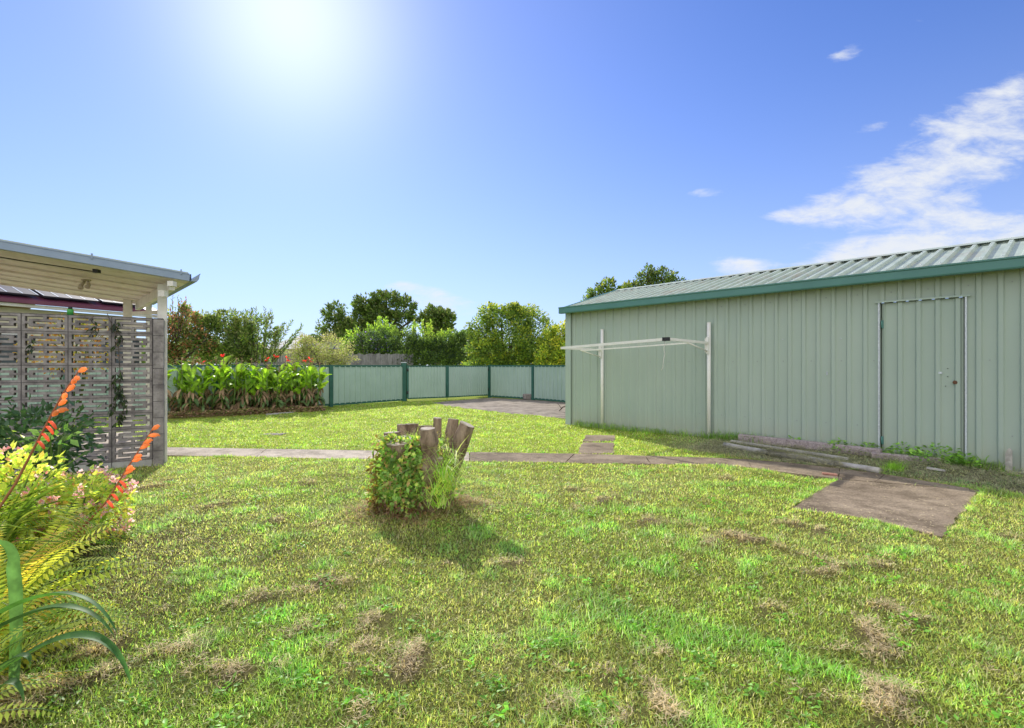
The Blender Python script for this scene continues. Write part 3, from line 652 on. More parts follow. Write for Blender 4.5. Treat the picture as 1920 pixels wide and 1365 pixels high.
log('timber_beam', 'long dark weathered hardwood beam lying along the shed wall', 'timber', S(3.55, -.20, .125), S(5.30, -.21, .112), .105, .105, M['oldwood'])
log('timber_beam', 'short dark beam end split off beyond the long dark beam, below the door', 'timber', S(5.22, -.30, .085), S(5.86, -.16, .08), .09, .085, M['oldwood'])
log('timber_pole', 'round pale timber pole lying nearest the path, half buried in clippings', 'timber', S(3.50, -.60, .050), S(5.46, -1.06, .036), .07, .07, M['palewood'], True)
log('timber_batten', 'thin pale batten lying between the dark beam and the round pole', 'timber', S(3.5, -.36, .085), S(5.05, -.62, .06), .05, .03, M['palewood'])
log('timber_batten', 'short bleached stick of wood lying in front of the shed door', 'timber', G(1738, 877, .06) + Vector((0, 0, .0)), G(1773, 883, .05), .035, .022, M['palewood'])
stp = S(6.43, -.10, 0); m = MB(); pr = [(-.028, 0), (-.028, .27), (-.012, .315), (.008, .33), (.028, .30), (.028, 0)]
a = [stp + D * p[0] + Vector((0, 0, p[1] - .03)) - NI * .014 for p in pr]; b = [stp + D * (p[0]) + Vector((0, 0, p[1] - .03)) + NI * .014 + NI * .03 * p[1] for p in pr]; n = len(pr)
m.add(a + b, [tuple(range(n)), tuple(reversed(range(n, 2 * n)))] + [(i, n + i, n + (i + 1) % n, (i + 1) % n) for i in range(n)])
tag(m.build('stake', M['palewood']), 'short whitewashed timber stake standing against the shed right of the door', 'stake')
def rubble(name, label, cat, c, s, mat, rot):
    m = MB(); ca, sa = math.cos(rot), math.sin(rot); vs = []
    for i in (-1, 1):
        for j in (-1, 1):
            for k in (-1, 1):
                x_, y_ = i * s[0] / 2 * random.uniform(.8, 1.05), j * s[1] / 2 * random.uniform(.8, 1.05)
                vs.append((c[0] + x_ * ca - y_ * sa, c[1] + x_ * sa + y_ * ca, c[2] + s[2] / 2 + k * s[2] / 2 * random.uniform(.85, 1.05)))
    m.add(vs, [(0, 1, 3, 2), (4, 6, 7, 5), (0, 4, 5, 1), (2, 3, 7, 6), (0, 2, 6, 4), (1, 5, 7, 3)])
    o = m.build(name, mat); bv = o.modifiers.new('bevel', 'BEVEL'); bv.width = min(s) * .18; bv.segments = 2
    return tag(o, label, cat)
rubble('brick', 'broken red brick lying at the inner edge of the path', 'brick', G(1556, 892.5), (.15, .07, .03), M['brick'], R(-35))
rubble('rubble_block', 'lump of broken concrete standing at the foot of the far fence', 'rubble', G(989, 750), (.34, .24, .22), M['stone'], .3)
rubble('stone', 'flat pale stone set in the far lawn beyond the path', 'stone', G(512, 815) - Vector((0, 0, .03)), (.38, .22, .045), M['stone'], .1)
m = MB(); a = G(1048, 771); b = P(1063, 760, 12.4)
m.tube([a, a.lerp(b, .5) + Vector((0, 0, .03)), b], [.012, .014, .009], 6); m.tube([a.lerp(b, .4), a.lerp(b, .6) + Vector((-.15, .1, .12))], [.009, .004], 5)
tag(m.build('fallen_branch', M['trunk']), 'bare fallen branch lying on the far concrete by the shed corner', 'branch')

# ------------------------------------------------------------------ breeze-block wall
bw_ = thing('breeze_block_wall', 'weathered grey breeze block screen wall with pierced slot pattern', 'wall', PIL)
BW, BH, BT = .390, .188, .095
ub = [0, .026, .056, .092, .176, .206, .290, .326, .356, .382]; vb = [0, .024, .050, .078, .104, .132, .158, .182]
def solid(i, j):
    if i in (0, 8) or j in (0, 6): return True
    if j in (1, 5): return i == 4
    if j in (2, 4): return i not in (1, 7)
    return not (3 <= i <= 5)
m = MB(); mo = MB(); BASEZ = .075; NC = 8; NR = 9
def W(s, dep, z): return PIL - B * s + BN * (.0 - dep) + Vector((0, 0, z))      # s runs left from the pillar, dep away from the viewer
for cix in range(NC):
    for r_ in range(NR):
        s0 = .075 + cix * BW; z0 = BASEZ + r_ * BH; jx = random.uniform(-.003, .003)
        def p_(u, v, dp): return W(s0 + u, dp + jx, z0 + v)
        if random.random() < .5: flip = lambda j: j
        else: flip = lambda j: j
        for i in range(9):
            for j in range(7):
                u0, u1, v0, v1 = ub[i], ub[i + 1], vb[j], vb[j + 1]
                if solid(i, j):
                    m.add([p_(u0, v0, 0), p_(u1, v0, 0), p_(u1, v1, 0), p_(u0, v1, 0)], [(0, 3, 2, 1)])
                    m.add([p_(u0, v0, BT), p_(u1, v0, BT), p_(u1, v1, BT), p_(u0, v1, BT)], [(0, 1, 2, 3)])
                    for (ii, jj, A_, B_) in ((i - 1, j, (u0, v0), (u0, v1)), (i + 1, j, (u1, v0), (u1, v1)), (i, j - 1, (u0, v0), (u1, v0)), (i, j + 1, (u0, v1), (u1, v1))):
                        if not (0 <= ii <= 8 and 0 <= jj <= 6) or not solid(ii, jj):
                            m.add([p_(*A_, 0), p_(*B_, 0), p_(*B_, BT), p_(*A_, BT)], [(0, 1, 2, 3)])
m.build('pierced_blocks', M['block'], bw_)
for r_ in range(NR + 1):
    z = BASEZ + r_ * BH - .003; mo.obox(W(.075 + NC * BW / 2, BT / 2, z), B, BN, (0, 0, 1), NC * BW / 2, BT / 2 - .006, .0045)
for cix in range(NC + 1): mo.obox(W(.071 + cix * BW, BT / 2, BASEZ + NR * BH / 2), B, BN, (0, 0, 1), .0042, BT / 2 - .005, NR * BH / 2)
mo.build('mortar', M['mortar'], bw_)
m = MB()
for cix in range(NC): m.obox(W(.075 + cix * BW + .191, BT / 2, -.04), B, BN, (0, 0, 1), .191, BT / 2 + .004, .11)
m.build('base_course', M['pale_block'], bw_)
m = MB()
for r_ in range(9):
    h_ = .197; m.obox(W(.012 + random.uniform(-.002, .002), .045, -.02 + r_ * h_ + h_ / 2), B, BN, (0, 0, 1), .052, .085, h_ / 2 - .003)
m.build('pillar', M['block'], bw_)
m = MB(); m.obox(W(.012, .045, .88), B, BN, (0, 0, 1), .047, .079, .885); m.build('pillar_mortar', M['mortar'], bw_)

# ------------------------------------------------------------------ patio roof on posts
pr_ = thing('patio_roof', 'low skillion patio roof with blue grey fascia and stained ceiling on white posts', 'roof', PIL)
O_ = PIL + BN * .15; PT = .116
def Q(s, dd, z): return O_ + B * s + E * dd + Vector((0, 0, 2.295 + (.389 - s) * PT + z))
SR, SLF, DP = .31, -3.4, 3.2
sk = Vector((B.x, B.y, -PT)).normalized(); upv = sk.cross(E).normalized(); 
if upv.z < 0: upv = -upv
m = MB(); a, b = Q(SLF, 0, -.042), Q(SR, 0, -.042); m.beam(a, b, .022, .078, upv); m.beam(Q(SLF, .02, .004), Q(SR, .02, .004), .07, .012, upv); m.build('fascia', M['fascia'], pr_)
m = MB(); m.add([Q(SLF, 0, .012), Q(SR, 0, .012), Q(SR, DP, .012), Q(SLF, DP, .012)], [(0, 1, 2, 3)])
nr = 26
for i in range(nr):      # roof sheet ribs run down the fall
    dd = .1 + (DP - .2) * i / (nr - 1); m.beam(Q(SLF, dd, .025), Q(SR, dd, .025), .04, .024, upv)
m.build('roof_sheet', M['roof'], pr_)
m = MB(); nb_ = 6
for i in range(nb_):      # ceiling boards with cover strips
    d0, d1 = .03 + (DP - .05) * i / nb_, .03 + (DP - .05) * (i + 1) / nb_ - .012
    z0 = -.085 + random.uniform(-.003, .003)
    m.add([Q(SLF, d0, z0), Q(SR, d0, z0), Q(SR, d1, z0), Q(SLF, d1, z0), Q(SLF, d0, z0 + .02), Q(SR, d0, z0 + .02), Q(SR, d1, z0 + .02), Q(SLF, d1, z0 + .02)], [(0, 3, 2, 1), (0, 1, 5, 4), (2, 3, 7, 6), (1, 2, 6, 5), (0, 4, 7, 3)])
m.build('ceiling', M['ceiling'], pr_)
m = MB()
for i in range(1, nb_ + 1):
    dd = .03 + (DP - .05) * i / nb_ - .006; m.beam(Q(SLF, dd, -.098), Q(SR - .02, dd, -.098), .035, .010 if i % 3 else .03, upv)
m.build('ceiling_batten', M['ceiling'], pr_)
m = MB(); m.beam(Q(SLF, DP, -.05), Q(SR - .05, DP, -.05), .06, .09, upv); m.build('beam', M['white'], pr_)
m = MB(); m.beam(Q(SR - .16, .12, -.145), Q(SR - .16, DP - .04, -.145), .06, .13); m.build('beam', M['white'], pr_)
m = MB(); prof = [(0, -.085), (.07, -.085), (.092, -.05), (.097, -.008), (.108, .012), (.102, .016), (.09, -.008), (.082, -.042), (.064, -.075), (.012, -.075), (.01, .0), (0, .0)]
a = [Q(SR, -.03, 0) + B * p[0] + Vector((0, 0, p[1])) for p in prof]; b = [Q(SR, DP + .03, 0) + B * p[0] + Vector((0, 0, p[1])) for p in prof]; n = len(prof)
m.add(a + b, [(i, n + i, n + (i + 1) % n, (i + 1) % n) for i in range(n)]); m.add(a[:6], [(0, 1, 2, 3, 4, 5)]); m.add(b[:6], [(5, 4, 3, 2, 1, 0)])
m.build('gutter', M['fascia'], pr_)
def post(p, h_, sz=.045):
    m = MB(); m.obox((p.x, p.y, h_ / 2 - .02), B, BN, (0, 0, 1), sz, sz, h_ / 2 + .02); return m.build('post', M['white'], pr_)
post(W(-.015, .185, 0), 2.2, .048)
for (s, dd) in ((.0, 2.95), (.30, 3.12)): p = Q(s, dd, 0); post(p, p.z - .08, .055 if s == 0 else .04)
p = Q(-2.9, 3.1, 0); post(p, p.z - .08)
m = MB(); m.beam(Q(.02, 3.0, -.52), Q(.36, 2.1, -.50), .05, .06); m.beam(Q(.02, 3.0, -.30), Q(.36, 2.1, -.28), .04, .05); m.build('rail', M['white'], pr_)
m = MB(); p = P(918 / 2.905, 430 + 280 / 2.905, 6.2); p = Q(.13, .0, -.15); m.box(p, (.07, .07, .06)); p = Q(.06, .12, -.27); m.box(p, (.075, .075, .075)); m.build('junction_box', M['white'], pr_)
lf = MB(); c = Q(-.62, .95, -.13); lf.tube([c, c + Vector((0, 0, -.02))], .05, 12); lf.tube([c + Vector((-.02, 0, -.02)), c + Vector((-.04, -.03, -.08)), c + Vector((-.03, -.05, -.12))], [.012, .022, .03], 10); lf.tube([c + Vector((.02, 0, -.02)), c + Vector((.05, -.02, -.07)), c + Vector((.05, -.05, -.11))], [.012, .02, .028], 10); lf.build('light_fitting', M['cutwood'], pr_)
m = MB(); m.box(Q(-.56, .28, -.1), (.06, .05, .05)); m.tube([Q(-.6, .3, -.112), Q(-1.2, .34, -.118), Q(-2.2, .36, -.112)], .006, 6); m.build('cable', M['dark'], pr_)
for s in (-.62, .22):
    m = MB(); p = Q(s, -.012, .01); m.obox(p, B, BN, (0, 0, 1), .008, .012, .03); m.build('fascia_clip', M['fascia'], pr_)
m = MB(); c = W(.84, .05, BASEZ + NR * BH + .002); m.tube([c, c + Vector((0, 0, .06)), c + Vector((0, 0, .07))], [.03, .03, .018], 12); o = m.build('bottle', M['greenplastic']); tag(o, 'small green bottle with dark cap standing on the breeze block wall', 'bottle')
m = MB(); m.tube([c + Vector((0, 0, .068)), c + Vector((0, 0, .095))], [.021, .019], 12); m.build('cap', M['dark'], o)

# ------------------------------------------------------------------ metal fences and gates
FH = 1.2
def panel(m, p, q, z0, z1, rib=.19, dep=.028):
    a = (q - p); Ln = a.length; a.normalize(); n_ = Vector((a.y, -a.x, 0)); pts = [(0, 0)]; c = rib * .5
    while c < Ln - .03:
        pts += [(c - .03, 0), (c - .018, dep), (c + .018, dep), (c + .03, 0)]; c += rib
    pts.append((Ln, 0)); corr(m, pts, z0, z1, lambda t, w_, z: Vector((p.x, p.y, 0)) + a * t + n_ * w_ + Vector((0, 0, z)))
def fence_run(name, label, pts, zbot=.02, skip_first=False, skip_last=False):
    f = thing(name, label, 'fence', (pts[0].x, pts[0].y, 0))
    for i in range(len(pts) - 1):
        p, q = pts[i], pts[i + 1]; m = MB(); panel(m, p, q, zbot + .05, FH - .03); m.build('panel', M['fence'], f)
        up_ = Vector((0, 0, 1)); m = MB(); m.beam(Vector((p.x, p.y, FH - .02)), Vector((q.x, q.y, FH - .02)), .05, .055); m.build('rail', M['fence_dark'], f)
        m = MB(); m.beam(Vector((p.x, p.y, zbot + .04)), Vector((q.x, q.y, zbot + .04)), .045, .06); m.build('rail', M['fence_dark'], f)
    for i, p in enumerate(pts):
        if (i == 0 and skip_first) or (i == len(pts) - 1 and skip_last): continue
        m = MB(); a = (pts[min(i + 1, len(pts) - 1)] - pts[max(i - 1, 0)]).normalized(); m.obox((p.x, p.y, FH / 2 - .02), a, (a.y, -a.x, 0), (0, 0, 1), .05, .05, FH / 2 + .035); m.build('post', M['fence_dark'], f)
    return f
fA = [Vector((-16, 6.2, 0)), Vector((-13.9, 7.9, 0)), Vector((-11.8, 9.5, 0)), Vector((-9.7, 11.15, 0)), Vector((-7.45, 12.85, 0)), G(620, 762.5), G(759, 752.5)]
fence_run('sheet_metal_fence', 'pale green corrugated steel fence with dark green rails behind the canna bed', fA)
gA, gM, gM2, gB = G(763, 752.8), G(838.2, 749.8), G(838.6, 749.8), G(916, 745.2)
def gate(label, p, q, hinge):
    f = thing('gate', label, 'gate', (p.x, p.y, 0)); a = (q - p).normalized(); e = .022; p2, q2 = p + a * e, q - a * e; zb = .10
    m = MB(); panel(m, p2, q2, zb, FH - .04, .105, .02); m.build('panel', M['fence'], f)
    m = MB()
    for z in (zb, FH - .03): m.beam(Vector((p2.x, p2.y, z)), Vector((q2.x, q2.y, z)), .04, .045)
    for c in (p2, q2): m.obox((c.x, c.y, (FH + zb) / 2), a, (a.y, -a.x, 0), (0, 0, 1), .032, .024, (FH - zb) / 2)
    m.build('frame', M['fence_dark'], f)
    h = p2 if hinge == 0 else q2
    for z in (.3, 1.05):
        m = MB(); m.tube([Vector((h.x, h.y, z - .05)), Vector((h.x, h.y, z + .05))], .038, 8); m.build('hinge', M['dark'], f)
    if hinge == 0:
        m = MB(); c = q2; n_ = Vector((a.y, -a.x, 0)); m.tube([Vector((c.x, c.y, .02)) + n_ * .05, Vector((c.x, c.y, .6)) + n_ * .05], .012, 6); m.build('drop_bolt', M['fence_dark'], f)
gate('left leaf of the green corrugated double gate, beside the capped corner post', gA, gM, 0)
gate('right leaf of the green corrugated double gate, angled towards the far corner', gM2, gB, 1)
m = MB(); p = G(761, 752.6); m.obox((p.x - .06, p.y, .62), (1, 0, 0), (0, 1, 0), (0, 0, 1), .075, .06, .66); o = m.build('gate_post', M['fence_dark']); tag(o, 'thick dark green gate post with a pale cap', 'post')
m = MB(); m.obox((p.x - .06, p.y, 1.295), (1, 0, 0), (0, 1, 0), (0, 0, 1), .085, .07, .014); m.build('cap', M['galv'], o)
fB = [G(918.5, 745.2), G(1000, 750.5), G(1066, 756.2), S(-.4, 1.9, 0)]
fence_run('sheet_metal_fence', 'pale green corrugated steel fence running from the gate to behind the shed', fB)

# paling fence beyond
m = MB(); p, q = P(440, 700, 20.5), P(775, 700, 23.5); p.z = q.z = 0; n_ = int((q - p).length / .105)
for i in range(n_):
    c = p.lerp(q, (i + .5) / n_); h_ = 1.66 + .02 * math.sin(i * 1.7) + random.uniform(-.015, .015) + .0009 * i
    a = (q - p).normalized(); m.obox((c.x, c.y, h_ / 2), a, (a.y, -a.x, 0), (0, 0, 1), .048, .009, h_ / 2)
pf = m.build('paling_fence', M['paling']); tag(pf, 'old grey timber paling fence beyond the green steel fence', 'fence')
m = MB(); a = (q - p).normalized(); nn_ = Vector((a.y, -a.x, 0))
for z in (.35, 1.3): m.beam(p - nn_ * .05 + Vector((0, 0, z)), q - nn_ * .05 + Vector((0, 0, z)), .04, .08)
m.build('rail', M['paling'], pf)

# ------------------------------------------------------------------ neighbouring houses
H0, H1 = Vector((-15.2, 6.0, 0)), Vector((-10.95, 14.93, 0)); ha = (H1 - H0).normalized(); hn = Vector((-ha.y, ha.x, 0))
hs = thing('house', 'cream rendered house with maroon roof edge and solar panels behind the patio', 'house', H0)
m = MB()
for (p, q) in ((H0, H1), (H1, H1 + hn * 8), (H1 + hn * 8, H0 + hn * 8), (H0 + hn * 8, H0)):
    m.add([p, q, q + Vector((0, 0, 2.6)), p + Vector((0, 0, 2.6))], [(0, 1, 2, 3)])
m.build('wall', M['cream_wall'], hs)
e0, e1 = H0 - hn * .45 - ha * .4, H1 - hn * .45 + ha * .4; up3 = Vector((0, 0, 1)); HL = (e1 - e0).length
m = MB(); rpv = hn * 4.45 + Vector((0, 0, 1.65)); m.add([e0 + up3 * 2.78, e1 + up3 * 2.78, e1 + up3 * 2.78 + rpv, e0 + up3 * 2.78 + rpv, e0 + hn * 8.9 + up3 * 2.78, e1 + hn * 8.9 + up3 * 2.78], [(0, 1, 2, 3), (3, 2, 5, 4)]); hr = m.build('roof', M['maroon'], hs)
m = MB(); m.beam(e0 + up3 * 2.72, e1 + up3 * 2.735, .11, .09); m.build('gutter', M['maroon'], hs)
m = MB(); m.beam(e0 + up3 * 2.64 + hn * .1, e1 + up3 * 2.64 + hn * .1, .14, .07); m.build('eave', M['white'], hs)
rd = rpv.normalized(); rn = ha.cross(rd).normalized(); rn = rn if rn.z > 0 else -rn
for i in range(8):
    c = e0 + up3 * 2.78 + ha * (.9 + i * 1.28) + rd * 1.05; m = MB(); m.obox(c + rn * .09, ha, rd, rn, .60, .92, .02); sp_ = m.build('solar_panel', M['panel'], hs)
    m = MB()
    for j in range(5): m.obox(c + rn * .113 + ha * (-.58 + j * .29), ha, rd, rn, .012, .90, .002)
    m.build('panel_frame', M['galv'], sp_)
for i in range(3):
    c = H0 + ha * (4.2 + i * 2.6) - hn * .01; m = MB(); m.obox(c + up3 * 1.5, ha, hn, up3, .6, .03, .5); wf = m.build('window', M['white'], hs)
    m = MB(); m.obox(c + up3 * 1.5 - hn * .025, ha, hn, up3, .54, .012, .44); m.build('pane', M['glass'], wf)
c = P(575, 650, 44); hs2 = thing('house', 'distant house with a low grey roof showing between the shrubs', 'house', (c.x, c.y, 0))
m = MB(); m.box((c.x, c.y + 3, 1.35), (7, 6, 2.7)); m.build('wall', M['cream_wall'], hs2)
m = MB(); m.add([(c.x - 4, c.y - .5, 2.6), (c.x + 4, c.y - .5, 2.6), (c.x + 4, c.y + 6.5, 2.6), (c.x - 4, c.y + 6.5, 2.6), (c.x - 1.6, c.y + 3, 4.0), (c.x + 1.6, c.y + 3, 4.0)], [(0, 1, 5, 4), (1, 2, 5), (2, 3, 4, 5), (3, 0, 4)]); m.build('roof', M['tile'], hs2)

# ------------------------------------------------------------------ trees and shrubs
KF = 2.5
def mixc(n, cols, wts):
    k = RNG.choice(len(cols), n, p=np.array(wts) / sum(wts)); return np.minimum(np.array(cols)[k] * KF * (.7 + .6 * RNG.random((n, 1))), .8)
def tree(name, label, cat, base, blobs, n, ls, lw, cols, wts, tips=None, trunk=True, shell=.55, sub=14, group=None, mat=None):
    base = Vector((base[0], base[1], 0)); t = thing(name, label, cat, base, group)
    vol = np.array([b[3] * b[4] * b[5] for b in blobs]) ** .7; cnt = (vol / vol.sum() * n).astype(int)
    Cs, Ds, Cc = [], [], []
    top = max(b[2] + b[5] for b in blobs)
    for b, k in zip(blobs, cnt):
        # clumps spread over the lobe
        dirs = unit(RNG.normal(0, 1, (sub, 3))); dirs[:, 2] = np.abs(dirs[:, 2]) * RNG.choice([1, 1, 1, -.6], sub)
        rr = RNG.uniform(.55, 1.0, (sub, 1)); cc = dirs * rr; cs = RNG.uniform(.22, .46, sub); cb = RNG.uniform(.65, 1.35, sub)
        pick = RNG.integers(0, sub, k); off = unit(RNG.normal(0, 1, (k, 3))) * RNG.random((k, 1)) ** .45 * cs[pick][:, None]
        pt = cc[pick] + off; fill = RNG.random(k) < .28
        pt[fill] = unit(RNG.normal(0, 1, (fill.sum(), 3))) * RNG.uniform(shell * .6, .95, (fill.sum(), 1))
        c = np.array(b[:3]) + pt * np.array(b[3:6])
        out = unit(pt + off * 1.5 + np.array([0, 0, .25]) + RNG.normal(0, .55, (k, 3)))
        col = mixc(k, cols, wts) * cb[pick][:, None]
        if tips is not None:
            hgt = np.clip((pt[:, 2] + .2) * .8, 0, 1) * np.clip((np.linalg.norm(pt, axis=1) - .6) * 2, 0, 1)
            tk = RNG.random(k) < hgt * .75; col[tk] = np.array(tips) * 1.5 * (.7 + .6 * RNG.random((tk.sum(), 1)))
        Cs.append(c); Ds.append(out); Cc.append(col)
    c = np.concatenate(Cs); d = np.concatenate(Ds); col = np.concatenate(Cc); keep = c[:, 2] > .05; c, d, col = c[keep], d[keep], col[keep]; n = len(c)
    if trunk:
        m = MB(); tz = max(.3, min(b[2] for b in blobs)); r0 = .035 * top ** 1.1
        m.tube([base + Vector((0, 0, -.1)), base + Vector((.05, 0, tz * .5)), base + Vector((.02, .02, tz))], [r0, r0 * .8, r0 * .65], 8)
        for b in blobs[:9]:
            e_ = Vector(b[:3]); s_ = base + Vector((.02, .02, tz * .8)); mid = s_.lerp(e_, .5) + Vector((random.uniform(-.1, .1), random.uniform(-.1, .1), .1))
            m.tube([s_, mid, e_, e_ + (e_ - s_).normalized() * b[5] * .5], [r0 * .5, r0 * .35, r0 * .2, r0 * .08], 6)
        m.build('trunk', M['trunk'], t)
    leaves('crown', c, d, RNG.normal(0, 1, (n, 3)) + np.array([0, 0, .6]), ls * RNG.uniform(.6, 1.3, n), lw * RNG.uniform(.7, 1.2, n), col, mat or M['foliage'], t)
    return t
def blob(px, py, Y, rx, rz, ry=None):
    p = P(px, py, Y); k = Y / F; return (p.x, p.y, p.z, rx * k, (ry if ry else rx) * k, rz * k)
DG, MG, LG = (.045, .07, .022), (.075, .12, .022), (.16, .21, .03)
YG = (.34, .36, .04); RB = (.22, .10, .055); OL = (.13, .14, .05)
# left mixed shrubs behind the canna bed
p = P(330, 700, 15.4); tree('shrub', 'tall loose shrub with reddish brown new leaves beside the white post', 'shrub', p, [blob(330, 640, 15.4, 30, 55), blob(345, 610, 15.4, 24, 40), blob(322, 670, 15.2, 28, 30), blob(372, 650, 15.5, 30, 40)], 5200, .10, .05, [MG, RB, OL, DG], [3, 3, 3, 2])
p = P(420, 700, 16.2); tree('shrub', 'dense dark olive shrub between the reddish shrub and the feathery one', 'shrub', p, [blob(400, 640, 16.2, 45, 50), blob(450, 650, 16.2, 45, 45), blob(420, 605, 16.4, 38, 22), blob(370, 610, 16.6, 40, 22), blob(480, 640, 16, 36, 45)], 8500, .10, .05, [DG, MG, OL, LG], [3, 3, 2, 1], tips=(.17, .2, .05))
def shooty(name, label, cat, base, shoots, leafL, leafW, cols, wts):
    t = thing(name, label, cat, (base.x, base.y, 0)); m = MB(); Cs, Ds = [], []
    for (a, b, n_) in shoots:
        mid = a.lerp(b, .5) + Vector((random.uniform(-.08, .08), random.uniform(-.05, .05), .05)); m.tube([a, mid, b], [.014, .009, .003], 5)
        for i in range(n_):
            f_ = (i + random.random()) / n_; q_ = a.lerp(mid, f_ * 2) if f_ < .5 else mid.lerp(b, f_ * 2 - 1); ax = (b - a).normalized()
            v = Vector((random.gauss(0, 1), random.gauss(0, 1), random.gauss(0, .4))); v = (v - ax * v.dot(ax)).normalized() * .8 + ax * .9
            Cs.append(q_); Ds.append(v)
    m.build('stem', M['trunk'], t); n = len(Cs)
    leaves('crown', np.array(Cs), np.array(Ds), RNG.normal(0, 1, (n, 3)), leafL * RNG.uniform(.6, 1.2, n), leafW * RNG.uniform(.7, 1.2, n), mixc(n, cols, wts), M['foliage'], t); return t
sh_ = []
for i in range(52):
    bx0 = random.uniform(430, 545); Yp = random.uniform(15.6, 16.8); tx = bx0 + (bx0 - 470) * random.uniform(.15, .5) + random.uniform(-14, 16)
    top = 574 + abs(tx - 480) * .42 + random.uniform(-8, 34); top += 26 if tx < 420 else 0
    sh_.append((P(bx0 * .5 + 245, 680, Yp), P(min(tx, 566), top, Yp), 70))
shooty('shrub', 'feathery upright shrub with long pointed green shoots, tallest behind the canna bed', 'shrub', P(480, 700, 16), sh_, .13, .04, [MG, DG, OL, (.13, .17, .06)], [3, 2, 2, 2])
sh_ = [(P(325 + random.uniform(-10, 14), 640, 15), P(x_, y_, 15), 26) for x_, y_ in ((323, 552), (333, 556), (341, 562), (349, 560), (356, 574), (318, 575), (362, 585))]
shooty('shrub', 'thin bare-stemmed sprigs with sparse reddish leaves rising beside the roof end', 'shrub', P(335, 700, 15), sh_, .10, .045, [RB, OL, MG], [3, 2, 2])
p = P(600, 700, 17.6); tree('shrub', 'grey green airy shrub at the right end of the canna bed', 'shrub', p, [blob(585, 660, 17.6, 40, 26), blob(625, 655, 18.2, 36, 28), blob(560, 665, 17.3, 26, 24), blob(640, 672, 18, 30, 16), blob(572, 648, 17.8, 26, 22), blob(600, 680, 17.6, 50, 16)], 6800, .075, .035, [(.19, .18, .09), (.15, .14, .075), OL, LG], [3, 3, 2, 2], tips=(.28, .26, .12))
# trees in the middle distance
YT = 46
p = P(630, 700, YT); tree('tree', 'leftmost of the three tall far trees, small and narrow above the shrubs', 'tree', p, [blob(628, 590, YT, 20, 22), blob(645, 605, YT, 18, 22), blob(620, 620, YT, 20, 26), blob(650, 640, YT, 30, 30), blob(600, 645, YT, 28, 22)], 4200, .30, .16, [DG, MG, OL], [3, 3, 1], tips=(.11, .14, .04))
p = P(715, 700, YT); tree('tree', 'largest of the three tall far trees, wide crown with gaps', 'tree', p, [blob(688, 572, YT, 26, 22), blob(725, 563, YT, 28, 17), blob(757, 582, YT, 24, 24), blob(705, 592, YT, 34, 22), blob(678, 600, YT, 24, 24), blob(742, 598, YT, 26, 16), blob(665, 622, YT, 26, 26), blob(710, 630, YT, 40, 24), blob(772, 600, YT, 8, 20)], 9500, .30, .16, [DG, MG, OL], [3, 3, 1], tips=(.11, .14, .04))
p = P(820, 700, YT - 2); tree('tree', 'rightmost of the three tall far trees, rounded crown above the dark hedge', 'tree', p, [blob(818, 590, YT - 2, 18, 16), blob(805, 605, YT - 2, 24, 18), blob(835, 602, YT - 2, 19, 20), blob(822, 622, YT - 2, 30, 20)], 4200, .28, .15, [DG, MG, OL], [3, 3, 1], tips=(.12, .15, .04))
p = P(690, 700, 27); sh_ = []
for i in range(80):
    bx0 = random.uniform(655, 735); tx = bx0 + (bx0 - 700) * .45 + random.uniform(-12, 12); top = 592 + abs(tx - 712) * .42 + random.uniform(0, 30)
    sh_.append((P(bx0, 672, 26.5 + random.uniform(-.8, .8)), P(tx, top, 26.5 + random.uniform(-1, 1)), 60))
shooty('shrub', 'bright lime green feathery bush above the paling fence', 'shrub', P(690, 700, 26.5), sh_, .17, .07, [(.15, .24, .03), (.22, .30, .04), MG], [3, 2, 2])
p = P(690, 700, 25); tree('shrub', 'dark bush dotted with violet flowers in front of the lime green bush', 'shrub', p, [blob(680, 650, 25, 34, 28), blob(710, 645, 25, 34, 26), blob(735, 652, 25, 24, 26), blob(662, 662, 25, 18, 20), blob(690, 680, 25, 40, 22), blob(735, 680, 25, 30, 22)], 6500, .12, .07, [DG, (.03, .05, .03), MG, (.16, .13, .35)], [5, 3, 3, .5])
hp = [blob(x_, 652 + 6 * math.sin(x_), 24.2, 24, 28 + 3 * math.cos(x_ * 2)) for x_ in range(752, 884, 18)]
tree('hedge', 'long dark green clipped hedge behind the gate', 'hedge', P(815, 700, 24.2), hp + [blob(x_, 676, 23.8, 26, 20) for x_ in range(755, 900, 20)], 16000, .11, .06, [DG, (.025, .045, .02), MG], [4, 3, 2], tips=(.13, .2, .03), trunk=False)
sh_ = []
for i in range(46):
    bx0 = random.uniform(755, 885); sh_.append((P(bx0, 640, 24.8), P(bx0 + random.uniform(-9, 9), (598 if 770 < bx0 < 815 else 616) + random.uniform(0, 14), 24.8), 34))
shooty('shrub', 'row of pale lime green shoots standing up above the dark hedge', 'shrub', P(815, 700, 24.8), sh_, .13, .055, [(.18, .26, .04), (.25, .31, .05), MG], [3, 2, 1])
p = P(950, 700, 21.5); tree('tree', 'big rounded bushy tree with yellow green sunlit edges behind the right fence', 'tree', p, [blob(940, 600, 21.5, 40, 30), blob(905, 625, 21.5, 30, 40), blob(975, 605, 21.5, 44, 32), blob(1005, 630, 21.5, 34, 36), blob(955, 645, 21, 50, 40), blob(915, 660, 21.2, 36, 28), blob(1000, 665, 21, 40, 28), blob(890, 650, 21.5, 18, 28), blob(920, 590, 21.7, 20, 18), blob(960, 585, 21.5, 24, 17)] + [blob(x_, 685, 21, 26, 22) for x_ in range(890, 1030, 22)], 23000, .11, .062, [MG, DG, (.10, .15, .025), LG], [4, 2, 3, 1.5], tips=YG)
